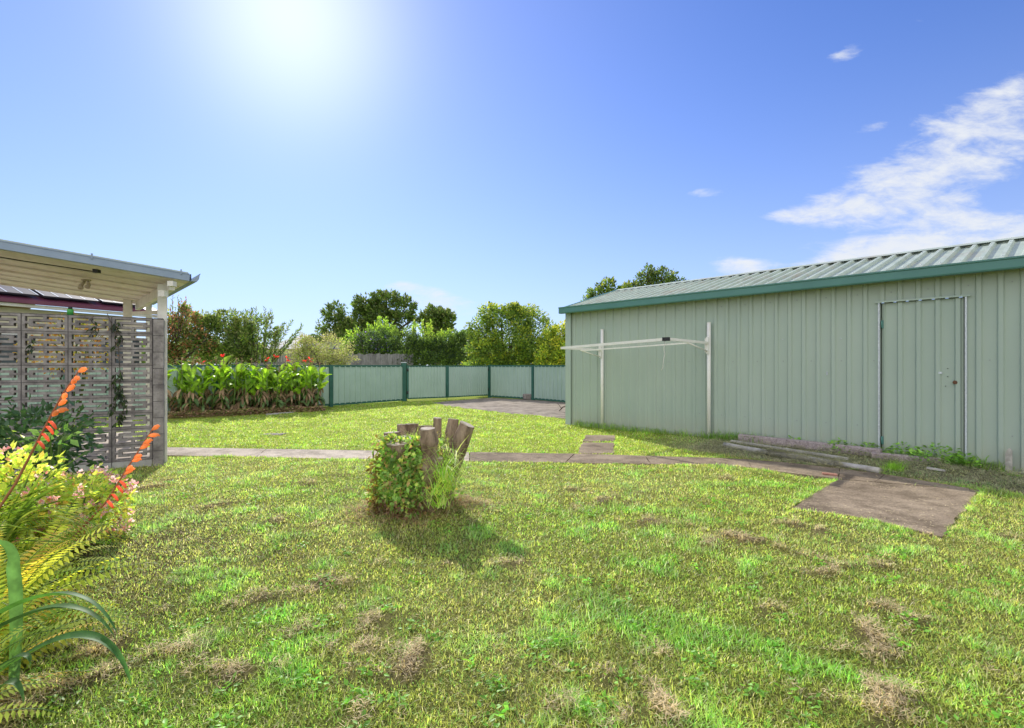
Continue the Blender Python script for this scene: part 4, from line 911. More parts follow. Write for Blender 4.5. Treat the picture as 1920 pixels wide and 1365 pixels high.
p = P(1045, 700, 19.8); tree('shrub', 'smaller yellow leaved bush between the round tree and the shed', 'shrub', p, [blob(1050, 632, 19.8, 30, 26), blob(1030, 650, 19.8, 24, 24), blob(1055, 665, 19.6, 30, 26), blob(1080, 640, 20, 30, 40), blob(1025, 672, 19.6, 22, 18), blob(1030, 690, 19.6, 26, 20), blob(1058, 688, 19.6, 26, 20)], 8000, .11, .062, [MG, (.13, .18, .03), LG, YG], [3, 3, 2, 3], tips=(.42, .40, .05))
# trees behind the shed
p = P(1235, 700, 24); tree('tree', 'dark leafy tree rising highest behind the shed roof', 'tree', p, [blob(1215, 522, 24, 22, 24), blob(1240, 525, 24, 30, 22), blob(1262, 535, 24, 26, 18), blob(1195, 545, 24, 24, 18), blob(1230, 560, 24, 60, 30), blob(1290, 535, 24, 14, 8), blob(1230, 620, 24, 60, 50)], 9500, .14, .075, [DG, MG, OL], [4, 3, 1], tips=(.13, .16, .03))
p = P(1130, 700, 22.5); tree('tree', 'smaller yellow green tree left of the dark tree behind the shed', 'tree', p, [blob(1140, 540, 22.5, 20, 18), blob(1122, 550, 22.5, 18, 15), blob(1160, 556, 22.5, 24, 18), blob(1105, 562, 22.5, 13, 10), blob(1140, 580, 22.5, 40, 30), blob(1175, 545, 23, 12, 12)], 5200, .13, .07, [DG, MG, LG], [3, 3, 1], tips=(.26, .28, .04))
# distant tree belt along the horizon
for i, (px, Y, top, wd) in enumerate([(300, 70, 655, 60), (400, 80, 660, 70), (520, 75, 648, 60), (590, 70, 650, 45), (870, 70, 640, 55), (940, 75, 645, 60), (1080, 70, 640, 60), (170, 60, 640, 70), (60, 62, 645, 60)]):
    hh = HY - top; p = P(px, 700, Y)
    where = ['left of the canna bed', 'behind the dense olive shrub', 'behind the feathery shrub', 'beyond the grey green shrub', 'beyond the dark hedge', 'beyond the round tree', 'beyond the shed corner', 'behind the middle of the block wall', 'at the left edge behind the block wall'][i]
    tree('tree', 'low far off tree on the horizon ' + where, 'tree', p, [blob(px + random.uniform(-.7, .7) * wd, HY - hh * random.uniform(.3, .62), Y + random.uniform(-2, 2), wd * .45, hh * .42) for _ in range(6)], 1600, .42, .25, [DG, MG, OL], [3, 3, 2], group='far trees on the horizon')

n = 26000; wx = RNG.uniform(-150, 150, n); wy = 105 + RNG.normal(0, 4, n); hh = 3.4 + 3.0 * fbm(wx, wy * 0, .09, 5) + 1.5 * vn(wx, wx * 0, .35, 3, 8); wz = hh * RNG.random(n) ** .6
tag(leaves('distant_wood', np.stack([wx, wy, wz], 1), RNG.normal(0, 1, (n, 3)), RNG.normal(0, 1, (n, 3)), .95, .62, mixc(n, [(.05, .075, .035), (.08, .11, .045), (.10, .12, .06)], [2, 2, 1]), M['leaf']), 'far-off belt of trees along the horizon', 'wood', kind='stuff')
# ------------------------------------------------------------------ canna bed
def big_leaf(m, base, d, L_, W_, curl, side=None, n=7):
    "broad canna leaf as a curved ribbon with a folded midrib"
    d = Vector(d).normalized(); s = d.cross(Vector((0, 0, 1)));
    if s.length < .2: s = d.cross(Vector((1, 0, 0)))
    s.normalize(); s = Quaternion(d, random.uniform(-1.2, 1.2)) @ s; vs = []; p = Vector(base); dr = d.copy()
    for i in range(n + 1):
        f_ = i / n; w_ = W_ * (math.sin(PI * min(1, f_ * .93 + .03)) ** .75) * (1 - .25 * f_); nrm = s.cross(dr)
        vs += [p + s * w_ * .5 + nrm * w_ * .18, p, p - s * w_ * .5 + nrm * w_ * .18]
        p = p + dr * (L_ / n); dr = (dr + Vector((d.x, d.y, 0)) * curl * .12 + Vector((0, 0, -curl * .22 * (1 + f_)))).normalized()
    fs = []
    for i in range(n):
        a = i * 3; fs += [(a, a + 1, a + 4, a + 3), (a + 1, a + 2, a + 5, a + 4)]
    m.add(vs, fs, True)
def colored(mb, name, mat, parent, col, var=.3):
    o = mb.build(name, mat, parent); me = o.data; nv = len(me.vertices); at = me.attributes.new('Col', 'FLOAT_COLOR', 'POINT')
    co_ = np.empty(nv * 3, np.float32); me.vertices.foreach_get('co', co_); co_ = co_.reshape(-1, 3)
    c4 = np.ones((nv, 4), np.float32); f_ = vn(co_[:, 0] * 3 + co_[:, 2], co_[:, 1] * 3 + co_[:, 2] * 2, 4)
    c4[:, :3] = np.array(col) * (1 - var + 2 * var * f_)[:, None]; at.data.foreach_set('color', c4.ravel()); return o
def make_canna(label, flower):
    t = thing('canna_lily', label, 'plant', (0, 0, 0), None); st, gl_, dl, fl = MB(), MB(), MB(), MB(); dk = MB()
    for k_ in range(random.choice((3, 4))):
        h_ = random.uniform(.78, 1.05); bx0, by0 = random.uniform(-.14, .14), random.uniform(-.12, .12); tip = Vector((bx0 + random.uniform(-.08, .08), by0 + random.uniform(-.06, .06), h_))
        st.tube([(bx0, by0, -.05), tip], [.016, .010], 6)
        for i in range(6):
            f_ = .32 + .66 * i / 5; a = random.uniform(0, 2 * PI); el = .7 + 1.5 * f_ ** 1.5; q_ = Vector((bx0, by0, 0)).lerp(tip, f_)
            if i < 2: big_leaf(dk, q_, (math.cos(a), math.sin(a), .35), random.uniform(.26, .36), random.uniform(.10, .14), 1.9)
            else: big_leaf(gl_, q_, (math.cos(a), math.sin(a), el), random.uniform(.26, .44), random.uniform(.09, .16), random.uniform(.05, 1.1))
        for i in range(random.choice((7, 9))):
            a = random.uniform(0, 2 * PI); q_ = Vector((bx0, by0, 0)).lerp(tip, random.uniform(.12, .68)); big_leaf(dl, q_, (math.cos(a), math.sin(a), -.2), random.uniform(.2, .34), random.uniform(.05, .10), 2.6)
        if flower and k_ == 0 or (not flower and k_ == 0 and random.random() < .8):
            top = tip + Vector((random.uniform(-.04, .04), 0, random.uniform(.30, .46))); (st if flower else dl).tube([tip, top], [.007, .005], 5)
            if flower:
                for i in range(8):
                    a = random.uniform(0, 2 * PI); big_leaf(fl, top + Vector((random.uniform(-.05, .05), random.uniform(-.03, .03), random.uniform(-.06, .03))), (math.cos(a), math.sin(a), random.uniform(.1, 1.4)), random.uniform(.06, .10), .04, 1.0, n=4)
            else:
                for i in range(8):
                    a = random.uniform(0, 2 * PI); big_leaf(dl, top + Vector((0, 0, random.uniform(-.16, .02))), (math.cos(a), math.sin(a), .5), .05, .03, 1.5, n=3)
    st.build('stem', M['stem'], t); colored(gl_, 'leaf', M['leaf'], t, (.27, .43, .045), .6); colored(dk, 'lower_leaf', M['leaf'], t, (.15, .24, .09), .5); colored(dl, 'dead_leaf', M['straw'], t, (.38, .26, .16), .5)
    if flower: colored(fl, 'flower', M['petal'], t, (.72, .045, .04), .2)
    return t
CG = 'canna lilies in the bed along the fence'
CLAB = 'broad leaved green canna lily without open flowers in the bed along the steel fence'
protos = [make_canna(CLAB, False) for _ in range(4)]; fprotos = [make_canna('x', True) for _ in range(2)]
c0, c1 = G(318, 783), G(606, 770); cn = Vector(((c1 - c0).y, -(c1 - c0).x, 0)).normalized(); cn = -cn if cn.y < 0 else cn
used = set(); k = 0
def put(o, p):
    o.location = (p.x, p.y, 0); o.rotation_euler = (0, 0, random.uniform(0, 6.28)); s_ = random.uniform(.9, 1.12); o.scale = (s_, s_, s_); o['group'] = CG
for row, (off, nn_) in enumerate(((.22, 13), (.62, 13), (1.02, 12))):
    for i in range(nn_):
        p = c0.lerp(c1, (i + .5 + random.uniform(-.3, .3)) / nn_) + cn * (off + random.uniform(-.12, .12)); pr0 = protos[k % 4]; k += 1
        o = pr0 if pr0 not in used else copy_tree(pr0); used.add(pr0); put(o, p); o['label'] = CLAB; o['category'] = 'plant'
for (px, lab) in ((373, 'red flowering canna lily nearest the reddish shrub at the left'), (413, 'red flowering canna lily with the widest flat flower head, second from the left'), (489, 'red flowering canna lily with a small bud in the middle of the bed'), (511, 'red flowering canna lily with a low pinkish spike right of the middle'), (552, 'red flowering canna lily just left of the last pair of red blooms'), (578, 'red flowering canna lily with an upright narrow bloom, left of the last pair'), (594, 'red flowering canna lily with the tallest blooms at the right end of the bed')):
    Y = 13.0 + (px - 373) * .005; p = P(px, 700, Y); pr0 = fprotos[k % 2]; k += 1
    o = pr0 if pr0 not in used else copy_tree(pr0); used.add(pr0); put(o, p); zs = random.uniform(1.02, 1.16); o.scale = (1.05, 1.05, zs); o['label'] = lab; o['category'] = 'plant'
# leaf litter and low weeds along the front of the bed
n = 9000; f_ = RNG.random(n); off = RNG.normal(0, .16, n); lx = c0.x + (c1.x - c0.x) * f_ - cn.x * off; ly = c0.y + (c1.y - c0.y) * f_ - cn.y * off; az = RNG.random(n) * 2 * PI
tag(leaves('leaf_litter', np.stack([lx, ly, gh(lx, ly) + .01 + .12 * RNG.random(n) ** 2], 1), np.stack([np.cos(az), np.sin(az), RNG.uniform(-.2, .5, n)], 1), RNG.normal(0, .5, (n, 3)) + [0, 0, 1], RNG.uniform(.04, .12, n), RNG.uniform(.012, .03, n), mixc(n, [(.2, .13, .08), (.12, .08, .05), (.10, .14, .03)], [3, 2, 2]), M['straw']),
    'brown leaf litter lying along the front of the canna bed', 'leaf litter', kind='stuff')
log('timber_edging', 'pale length of timber edging in front of the canna bed', 'timber', G(500, 779) + Vector((0, 0, .02)), G(549, 775) + Vector((0, 0, .02)), .07, .04, M['palewood'])

# ------------------------------------------------------------------ weeds along the shed wall
def tuft(name, base_pts, n, L0, L1, wd, spread, cols, wts, mat, label=None, cat=None, kind=None, parent=None, up_=1.0, rad=.05):
    k_ = RNG.integers(0, len(base_pts), n); bp_ = np.array([tuple(p) for p in base_pts])[k_] + RNG.normal(0, rad, (n, 3)) * [1, 1, .1]; az = RNG.random(n) * 2 * PI
    d = np.stack([np.cos(az) * spread, np.sin(az) * spread, np.full(n, up_)], 1) * (1 + 0 * RNG.random((n, 1))) + RNG.normal(0, .15, (n, 3))
    o = blades(name, bp_, d, RNG.uniform(L0, L1, n), wd * RNG.uniform(.6, 1.3, n), RNG.uniform(.1, 1.5 if L1 > .33 else .9, n), mixc(n, cols, wts), mat, parent); return tag(o, label, cat, None, kind) if label else o
pts = [S(t_, -.07 - .05 * random.random(), .02) for t_ in np.concatenate([np.linspace(.3, 3.2, 40), np.linspace(3.2, 6.4, 130)])]
tuft('wall_grass', pts, 5200, .05, .20, .006, .45, [(.10, .17, .04), (.14, .2, .05), (.2, .2, .09)], [3, 3, 1], M['grass'], 'fringe of longer grass growing along the foot of the shed wall', 'grass', 'stuff', rad=.05)
tuft('wall_grass', [S(3.35, -.12, .03), S(3.6, -.1, .03), S(3.85, -.1, .03), S(3.1, -.1, 0)], 500, .12, .28, .006, .4, [(.09, .17, .03), (.14, .22, .05)], [3, 2], M['grass'], 'tall grass tufts at the left end of the dark beam', 'grass', 'stuff', rad=.09)
def weed(label, t_, w_, r_, h_, n):
    p = S(t_, w_, z_at(*S(t_, w_, 0)[:2])); az = RNG.random(n) * 2 * PI; rr = RNG.random(n) ** .6 * r_
    c = np.stack([p.x + np.cos(az) * rr, p.y + np.sin(az) * rr, p.z + .02 + RNG.random(n) * h_ * (1 - .6 * (rr / r_) ** 2)], 1)
    tt_, ww_ = shedtw(c[:, 0], c[:, 1]); c = c[ww_ < -.04]; az = az[ww_ < -.04]; n = len(c)
    o = leaves('weed', c, np.stack([np.cos(az), np.sin(az), RNG.uniform(-.1, .9, n)], 1), RNG.normal(0, .5, (n, 3)) + [0, 0, 1], RNG.uniform(.03, .065, n), RNG.uniform(.02, .04, n), mixc(n, [(.10, .19, .04), (.15, .25, .05), (.08, .13, .04)], [3, 2, 2]), M['leaf'])
    tag(o, label, 'weed')
for lab, t_, w_, r_, h_, n in (('small leafy weed behind the middle of the dark beam', 4.25, -.1, .09, .12, 60), ('leafy weed behind the dark beam left of the door', 4.85, -.12, .2, .14, 190), ('leafy weed at the left foot of the door', 5.15, -.1, .16, .13, 120), ('leafy weed at the middle foot of the door', 5.5, -.1, .16, .17, 160), ('largest leafy weed at the right foot of the door', 5.82, -.12, .26, .2, 330), ('low leafy weed just right of the door frame', 6.08, -.16, .14, .12, 120)):
    weed(lab, t_, w_, r_, h_, n)
p = G(1677, 882, .04); tuft('grass_tuft', [p], 220, .08, .20, .005, .7, [(.12, .2, .03), (.18, .26, .05)], [3, 2], M['grass'], 'bright grass tuft beside the end of the pale round pole', 'grass tuft', rad=.05)
p = S(6.2, -.14, .0); tuft('grass_tuft', [p], 14, .18, .32, .012, .5, [(.12, .2, .05)], [1], M['grass'], 'sparse coarse grass blades left of the whitewashed stake', 'grass tuft', rad=.03)

# ------------------------------------------------------------------ tree stump
stmp = thing('tree_stump', 'many-stemmed sawn off tree stump overgrown with creeper in the lawn', 'tree stump', (-.78, 4.3, 0))
m = MB(); m.tube([(-.80, 4.28, -.08), (-.80, 4.28, .08), (-.79, 4.28, .26), (-.78, 4.29, .44), (-.78, 4.3, .52)], [.31, .25, .21, .18, .11], 22, jitter=.10); m.build('base', M['bark'], stmp)
def bark_tube(m, P_, Rr, n=26):
    base_prof = [random.uniform(.90, 1.10) for _ in range(n)]; base_prof = [(base_prof[k - 1] + 2 * base_prof[k] + base_prof[(k + 1) % n]) / 4 for k in range(n)]
    groove = [(.90 if random.random() < .22 else 1.0) for _ in range(n)]; vs = []; ref = None
    knots = [(random.random() * len(P_), random.random() * n, random.uniform(.10, .28)) for _ in range(3)]
    for i, p in enumerate(P_):
        t = (P_[min(i + 1, len(P_) - 1)] - P_[max(i - 1, 0)]).normalized()
        if ref is None: ref = t.cross(Vector((0, 1, .2)))
        ref = (ref - t * ref.dot(t)).normalized(); b = t.cross(ref)
        if i % 3 == 0: groove = [(1.0 if random.random() < .35 else .91) if g < 1 else (.91 if random.random() < .08 else 1.0) for g in groove]
        for k in range(n):
            a = 2 * PI * k / n; kn = sum(h * math.exp(-((i - ki) / 1.6) ** 2 - (min(abs(k - kk), n - abs(k - kk)) / 2.6) ** 2) for ki, kk, h in knots)
            r = Rr[i] * (base_prof[k] * groove[k] * random.uniform(.97, 1.03) + kn); vs.append(p + (ref * math.cos(a) + b * math.sin(a)) * r)
    m.add(vs, [(i * n + k, i * n + (k + 1) % n, (i + 1) * n + (k + 1) % n, (i + 1) * n + k) for i in range(len(P_) - 1) for k in range(n)], True)
    top = len(m.v) - n; rim = [Vector(m.v[top + k]) for k in range(n)]; c = sum(rim, Vector()) / n; return rim, c
def stub(pts, rad, n=14, nrm=None):
    m = MB(); P_ = []; Rr = []
    for i in range(len(pts) - 1):
        for j in range(7):
            P_.append(Vector(pts[i]).lerp(Vector(pts[i + 1]), j / 7)); Rr.append(rad[i] + (rad[i + 1] - rad[i]) * j / 7)
    P_.append(Vector(pts[-1])); Rr.append(rad[-1]); rim, c = bark_tube(m, P_, Rr); o = m.build('branch_stub', M['bark'], stmp)
    f = MB(); a = (P_[-1] - P_[-2]).normalized(); n_ = len(rim); tilt = Vector((random.uniform(-.15, .15), random.uniform(-.2, .05), 0)); rim2 = [c + (q - c) * .97 + a * (.004 + tilt.dot(q - c)) for q in rim]; mid = [c + (q - c) * .45 + a * (.002 + tilt.dot(q - c) * .45) for q in rim]
    f.add(rim + rim2 + mid + [c + a * .001], [(k, (k + 1) % n_, n_ + (k + 1) % n_, n_ + k) for k in range(n_)] + [(n_ + k, n_ + (k + 1) % n_, 2 * n_ + (k + 1) % n_, 2 * n_ + k) for k in range(n_)] + [(2 * n_ + k, 2 * n_ + (k + 1) % n_, 3 * n_) for k in range(n_)]); f.build('cut_face', M['cutwood'], o)
stub([(-.86, 4.2, .1), (-.89, 4.14, .42), (-.905, 4.10, .595)], [.13, .105, .108])
stub([(-.84, 4.18, .2), (-.835, 4.12, .45), (-.83, 4.09, .60)], [.09, .075, .07])
stub([(-.95, 4.3, .2), (-1.0, 4.33, .50), (-1.015, 4.34, .63)], [.09, .07, .068])
stub([(-.90, 4.42, .2), (-.94, 4.47, .5), (-.955, 4.49, .68)], [.07, .055, .052])
stub([(-.84, 4.42, .2), (-.87, 4.50, .5), (-.88, 4.52, .68)], [.08, .06, .06])
stub([(-.76, 4.42, .2), (-.77, 4.50, .5), (-.765, 4.52, .665)], [.08, .065, .062])
stub([(-.66, 4.12, .0), (-.665, 4.05, .25), (-.64, 4.03, .40), (-.655, 4.02, .50), (-.65, 4.01, .60), (-.66, 4.0, .705)], [.085, .060, .080, .055, .072, .056])
stub([(-.66, 4.35, .2), (-.645, 4.4, .5), (-.64, 4.41, .745)], [.06, .038, .035])
stub([(-.60, 4.35, .15), (-.545, 4.4, .45), (-.505, 4.42, .735)], [.08, .055, .044])
stub([(-.64, 4.26, .0), (-.53, 4.22, .30), (-.44, 4.20, .52), (-.365, 4.19, .715)], [.12, .085, .072, .064])
stub([(-.60, 4.1, .1), (-.585, 4.05, .36), (-.575, 4.04, .47)], [.06, .045, .03])
stub([(-.78, 4.15, .2), (-.775, 4.10, .45), (-.77, 4.08, .565)], [.07, .05, .045])
stub([(-.70, 4.42, .2), (-.705, 4.50, .5), (-.70, 4.52, .64)], [.06, .045, .042])
stub([(-.60, 4.2, .1), (-.56, 4.18, .35), (-.545, 4.17, .53)], [.06, .04, .034])
# creeper
n = 5600; th_ = RNG.uniform(-PI * .98, .25, n); zz = RNG.random(n) ** .8 * .60; rad_ = .345 - .13 * zz / .6 + RNG.normal(0, .04, n) + .04 * np.sin(th_ * 7 + zz * 9)
kp = ((th_ < -1.22) | (RNG.random(n) < .14)) & ~((zz > .5) & (th_ > -2.2) & (th_ < -1.2) & (RNG.random(n) < .5)); th_, zz, rad_ = th_[kp], zz[kp], rad_[kp]; n = len(zz)
c = np.stack([-.805 + np.cos(th_) * rad_ * .93, 4.24 + np.sin(th_) * rad_ * .9, zz + .03], 1); d = np.stack([np.cos(th_) * .6, np.sin(th_) * .6, RNG.uniform(-.9, .6, n)], 1) + RNG.normal(0, .5, (n, 3))
col = mixc(n, [(.08, .14, .03), (.12, .19, .045), (.24, .26, .07), (.22, .14, .07)], [4, 4, 2, 1.4]); left = c[:, 0] < -1.05; col[left & (RNG.random(n) < .5)] = np.array([.30, .22, .07])
low = (zz < .12) & (RNG.random(n) < .5); col[low] = np.array([.2, .11, .06])
tag(leaves('creeper', c, d, np.stack([np.cos(th_), np.sin(th_), np.full(n, .5)], 1) + RNG.normal(0, .4, (n, 3)), RNG.uniform(.025, .055, n), RNG.uniform(.018, .034, n), col, M['leaf']), 'green leafy creeper covering the left front of the tree stump', 'creeper')
tuft('grass_tuft', [(-.57, 4.0, .36), (-.55, 4.03, .28), (-.60, 3.96, .2), (-.52, 4.08, .2), (-.58, 3.98, .1), (-.50, 4.12, .42), (-.53, 4.0, .3)], 400, .14, .38, .007, .9, [(.20, .32, .07), (.30, .40, .10), (.42, .44, .20)], [3, 3, 2], M['grass'], 'long green grass hanging from the right front of the stump', 'grass tuft', rad=.035)
tuft('grass_tuft', [(-.72, 4.15, .5), (-.78, 4.2, .52), (-.70, 4.3, .5), (-.62, 4.2, .46)], 260, .10, .26, .006, .6, [(.24, .36, .07), (.36, .44, .12)], [3, 2], M['grass'], 'pale upright grass sprouting from the top of the stump', 'grass tuft', rad=.04)
n = 2600; az = RNG.random(n) * 2 * PI; rr = .30 + np.abs(RNG.normal(0, .16, n)); c = np.stack([-.78 + np.cos(az) * rr, 4.26 + np.sin(az) * rr * .9, np.zeros(n)], 1); c[:, 2] = gh(c[:, 0], c[:, 1]) + .07 * RNG.random(n) * np.exp(-((rr - .3) / .15) ** 2); az2 = RNG.random(n) * 2 * PI
tag(blades('dry_debris', c, np.stack([np.cos(az2), np.sin(az2), RNG.uniform(-.2, .7, n)], 1), RNG.uniform(.04, .16, n), RNG.uniform(.002, .005, n), RNG.uniform(0, .8, n), mixc(n, [(.22, .13, .08), (.30, .24, .13), (.14, .10, .06), (.13, .17, .05)], [3, 2, 2, 1.5]), M['straw']), 'dry twigs and dead grass heaped around the foot of the stump', 'debris', kind='stuff')

# ------------------------------------------------------------------ flower bed at the left
def ribbon(m, a, b, c, wd, n=12, fold=.25, tipw=.05, roll=0):
    a, b, c = Vector(a), Vector(b), Vector(c); vs = []
    for i in range(n + 1):
        f_ = i / n; p = a * (1 - f_) ** 2 + b * 2 * f_ * (1 - f_) + c * f_ ** 2; t = ((b - a) * (1 - f_) + (c - b) * f_).normalized(); s = t.cross(Vector((0, 0, 1)))
        if s.length < .15: s = t.cross(Vector((0, 1, 0)))
        s.normalize(); s = Quaternion(t, roll) @ s; nn_ = s.cross(t); w_ = wd * (min(1, (1 - f_) * 2.2) ** .7) * (.75 + .25 * math.sin(PI * min(1, f_ * 1.6))) + .0005
        vs += [p - s * w_ * .5 + nn_ * w_ * fold, p, p + s * w_ * .5 + nn_ * w_ * fold]
    m.add(vs, [q for i in range(n) for q in ((i * 3, i * 3 + 1, i * 3 + 4, i * 3 + 3), (i * 3 + 1, i * 3 + 2, i * 3 + 5, i * 3 + 4))], True)
def fern(label, base, nf, L0, L1, azr=(0, 360), col=[(.21, .25, .04), (.28, .28, .05), (.13, .20, .03), (.36, .25, .05)], wts=(4, 3, 2, 1)):
    base = Vector(base); t = thing('sword_fern', label, 'fern', base, 'sword ferns in the flower bed'); st = MB(); Cs, Ds, Ns, Ls, Cc = [], [], [], [], []
    for k_ in range(nf):
        az = R(random.uniform(*azr)); L_ = random.uniform(L0, L1); el = random.uniform(.35, 1.25); h = Vector((math.cos(az), math.sin(az), 0)); p = base + h * .04 + Vector((random.uniform(-.06, .06), random.uniform(-.06, .06), 0)); d = (h * math.cos(el) + Vector((0, 0, math.sin(el)))).normalized()
        pts = []; n_ = 30; s = h.cross(Vector((0, 0, 1))); s = Quaternion(d, random.uniform(-.5, .5)) @ s; droop = random.uniform(.6, 1.5); fc = np.array(random.choices(col, wts)[0]) * 2.4 * random.uniform(.7, 1.2)
        for i in range(n_ + 1):
            pts.append(p.copy()); f_ = i / n_
            if i > 3:
                pl = .058 * L_ / .6 * math.sin(PI * (.12 + .86 * f_)) ** .7; nn_ = s.cross(d)
                for sg in (-1, 1):
                    Cs.append(tuple(p)); Ds.append(tuple(s * sg + d * .25 - nn_ * .0)); Ns.append(tuple(nn_)); Ls.append(pl * random.uniform(.85, 1.1)); Cc.append(fc * random.uniform(.8, 1.2))
            p = p + d * (L_ / n_); d = (d + Vector((0, 0, -droop / n_ * (1 + f_)))).normalized(); s = (s - d * s.dot(d)).normalized()
        st.tube(pts[::3], [.0028 * (1 - .7 * i / len(pts[::3])) for i in range(len(pts[::3]))], 4, cap=False)
    st.build('stem', M['stem'], t); leaves('frond', np.array(Cs), np.array(Ds), np.array(Ns), np.array(Ls), np.array(Ls) * .24 + .002, np.array(Cc), M['fern'], t, fold=.1, droop=.12); return t
for lab, b_, nf, l0, l1 in (('nearest sword fern at the bottom left corner, spilling onto the clippings', (-1.86, 1.52, .0), 46, .35, .6), ('yellow green sword fern under the long strap leaves', (-2.02, 1.85, 0), 52, .4, .68), ('sword fern behind the upright strap leaf at the left edge', (-2.35, 2.2, 0), 60, .45, .75), ('sword fern below the arching grassy blades', (-2.55, 2.6, 0), 60, .45, .7), ('sword fern at the back of the bed beneath the pink flowers', (-3.0, 2.95, 0), 56, .45, .75), ('sword fern farthest left, under the first orange flower spike', (-3.05, 2.6, .1), 44, .5, .8)):
    fern(lab, b_, nf, l0, l1)
def bush(name, label, cat, c, r, n, ls, lw, cols, wts, nfl, flc):
    t = thing(name, label, cat, (c[0], c[1], 0)); pt = unit(RNG.normal(0, 1, (n, 3))) * RNG.uniform(.45, 1.05, (n, 1)); lump = 1 + .18 * np.sin(pt[:, :1] * 9 + 1) * np.sin(pt[:, 1:2] * 8); p = np.array(c) + pt * lump * np.array(r); p = p[p[:, 2] > .02]; n = len(p)
    d = unit(p - np.array(c)) + RNG.normal(0, .6, (n, 3)); m = MB()
    for i in range(14):
        a = random.uniform(0, 6.28); m.tube([(c[0], c[1], 0), (c[0] + math.cos(a) * r[0] * .4, c[1] + math.sin(a) * r[1] * .4, c[2]), (c[0] + math.cos(a) * r[0] * .8, c[1] + math.sin(a) * r[1] * .8, c[2] + r[2] * .5)], [.008, .006, .003], 5)
    m.build('stem', M['stem'], t); leaves('foliage', p, d, RNG.normal(0, .6, (n, 3)) + [0, 0, 1], ls * RNG.uniform(.6, 1.25, n), lw * RNG.uniform(.7, 1.2, n), mixc(n, cols, wts), M['leaf'], t)
    if nfl:
        q_ = unit(RNG.normal(0, 1, (nfl, 3)) + [.35, -.35, .35]); q_ = np.array(c) + q_ * np.array(r) * RNG.uniform(.95, 1.12, (nfl, 1)); q_[:, 2] = np.maximum(q_[:, 2], .06); heads = []
        for i in range(nfl):
            if i < 5:
                b_ = RNG.normal(0, .012, (12, 3)); o = leaves('flower', b_ + np.array(ORG[t]), RNG.normal(0, 1, b_.shape) + [0, -.2, .4], RNG.normal(0, 1, b_.shape), .026, .021, np.minimum(np.array([random.choice(flc) for _ in range(12)]) * RNG.uniform(.85, 1.1, (12, 1)), .95), M['petal'], t); heads.append(o)
            else:
                o = heads[i % 5].copy(); COL.objects.link(o); o.parent = t
            o.location = Vector(q_[i]) - ORG[t]; o.rotation_euler = (0, 0, random.uniform(0, 6))
    return t
PK = [(.88, .60, .60), (.92, .76, .74), (.84, .44, .46), (.94, .87, .84)]; YL = [(.24, .29, .06), (.36, .37, .09), (.16, .25, .05), (.38, .26, .08), (.30, .13, .07)]
bush('begonia', 'low bushy begonia with pink flowers at the right edge of the bed', 'plant', (-2.94, 3.5, .22), (.27, .32, .25), 1300, .05, .036, YL, [4, 3, 2, 1.5, .7], 64, PK)
bush('begonia', 'taller yellow leaved begonia with pink flowers at the left edge by the wall', 'plant', (-3.10, 3.15, .36), (.27, .28, .32), 1500, .05, .034, YL, [4, 4, 2, 1.5, .7], 26, PK)
bush('shrub', 'dark blue green shrub in front of the breeze block wall', 'shrub', (-4.05, 4.35, .55), (.50, .32, .34), 900, .075, .045, [(.03, .06, .025), (.05, .09, .04), (.04, .07, .04)], [3, 2, 2], 0, None)
bush('shrub', 'bright green broad leaved sprig above the yellow leaved begonia', 'shrub', (-3.6, 4.0, .60), (.16, .15, .12), 40, .085, .045, [(.13, .22, .05), (.18, .28, .06)], [2, 2], 0, None)
bush('shrub', 'orange leaved plant behind the top of the breeze block wall', 'shrub', (-5.55, 6.45, 1.45), (.55, .3, .38), 1500, .06, .025, [(.45, .20, .06), (.36, .14, .05), (.40, .30, .06), (.2, .22, .05)], [3, 2, 2, 1], 0, None)
# strap leaved plant
sp0 = thing('strap_leaf_plant', 'strap leaved plant with long arching dark green leaves at the lower left', 'plant', (-1.95, 1.72, 0)); Y = 1.72
for pts_, wd in ((((-60, 1190), (150, 1040), (222, 1192), 1.74, 1.74, 1.70), .042), (((-60, 1215), (140, 1075), (216, 1196), 1.70, 1.70, 1.70), .046), (((0, 1260), (205, 1115), (247, 1288), 1.72, 1.72, 1.66), .040), (((-60, 1310), (60, 1190), (56, 1250), 1.6, 1.6, 1.6), .040), (((-30, 1330), (30, 1235), (45, 1320), 1.6, 1.6, 1.6), .036)):
    m = MB(); a, b, c = (P(*pts_[i], pts_[3 + i]) for i in range(3)); ribbon(m, a, b, c, wd, 18, .22, roll=random.uniform(-.3, .3)); colored(m, 'leaf', M['strap'], sp0, random.choice([(.07, .17, .045), (.10, .21, .05), (.085, .17, .06)]), .4)
m = MB(); a, b, c = P(26, 1285, 1.85), P(52, 890, 1.87), P(-70, 1090, 1.74); ribbon(m, a, b, c, .038, 18, .42, roll=.8); colored(m, 'leaf', M['strap'], sp0, (.10, .20, .075), .4)
m = MB(); m.tube([(-1.95, 1.74, -.02), (-1.95, 1.74, .12)], [.05, .04], 10); m.build('stem', M['stem'], sp0)
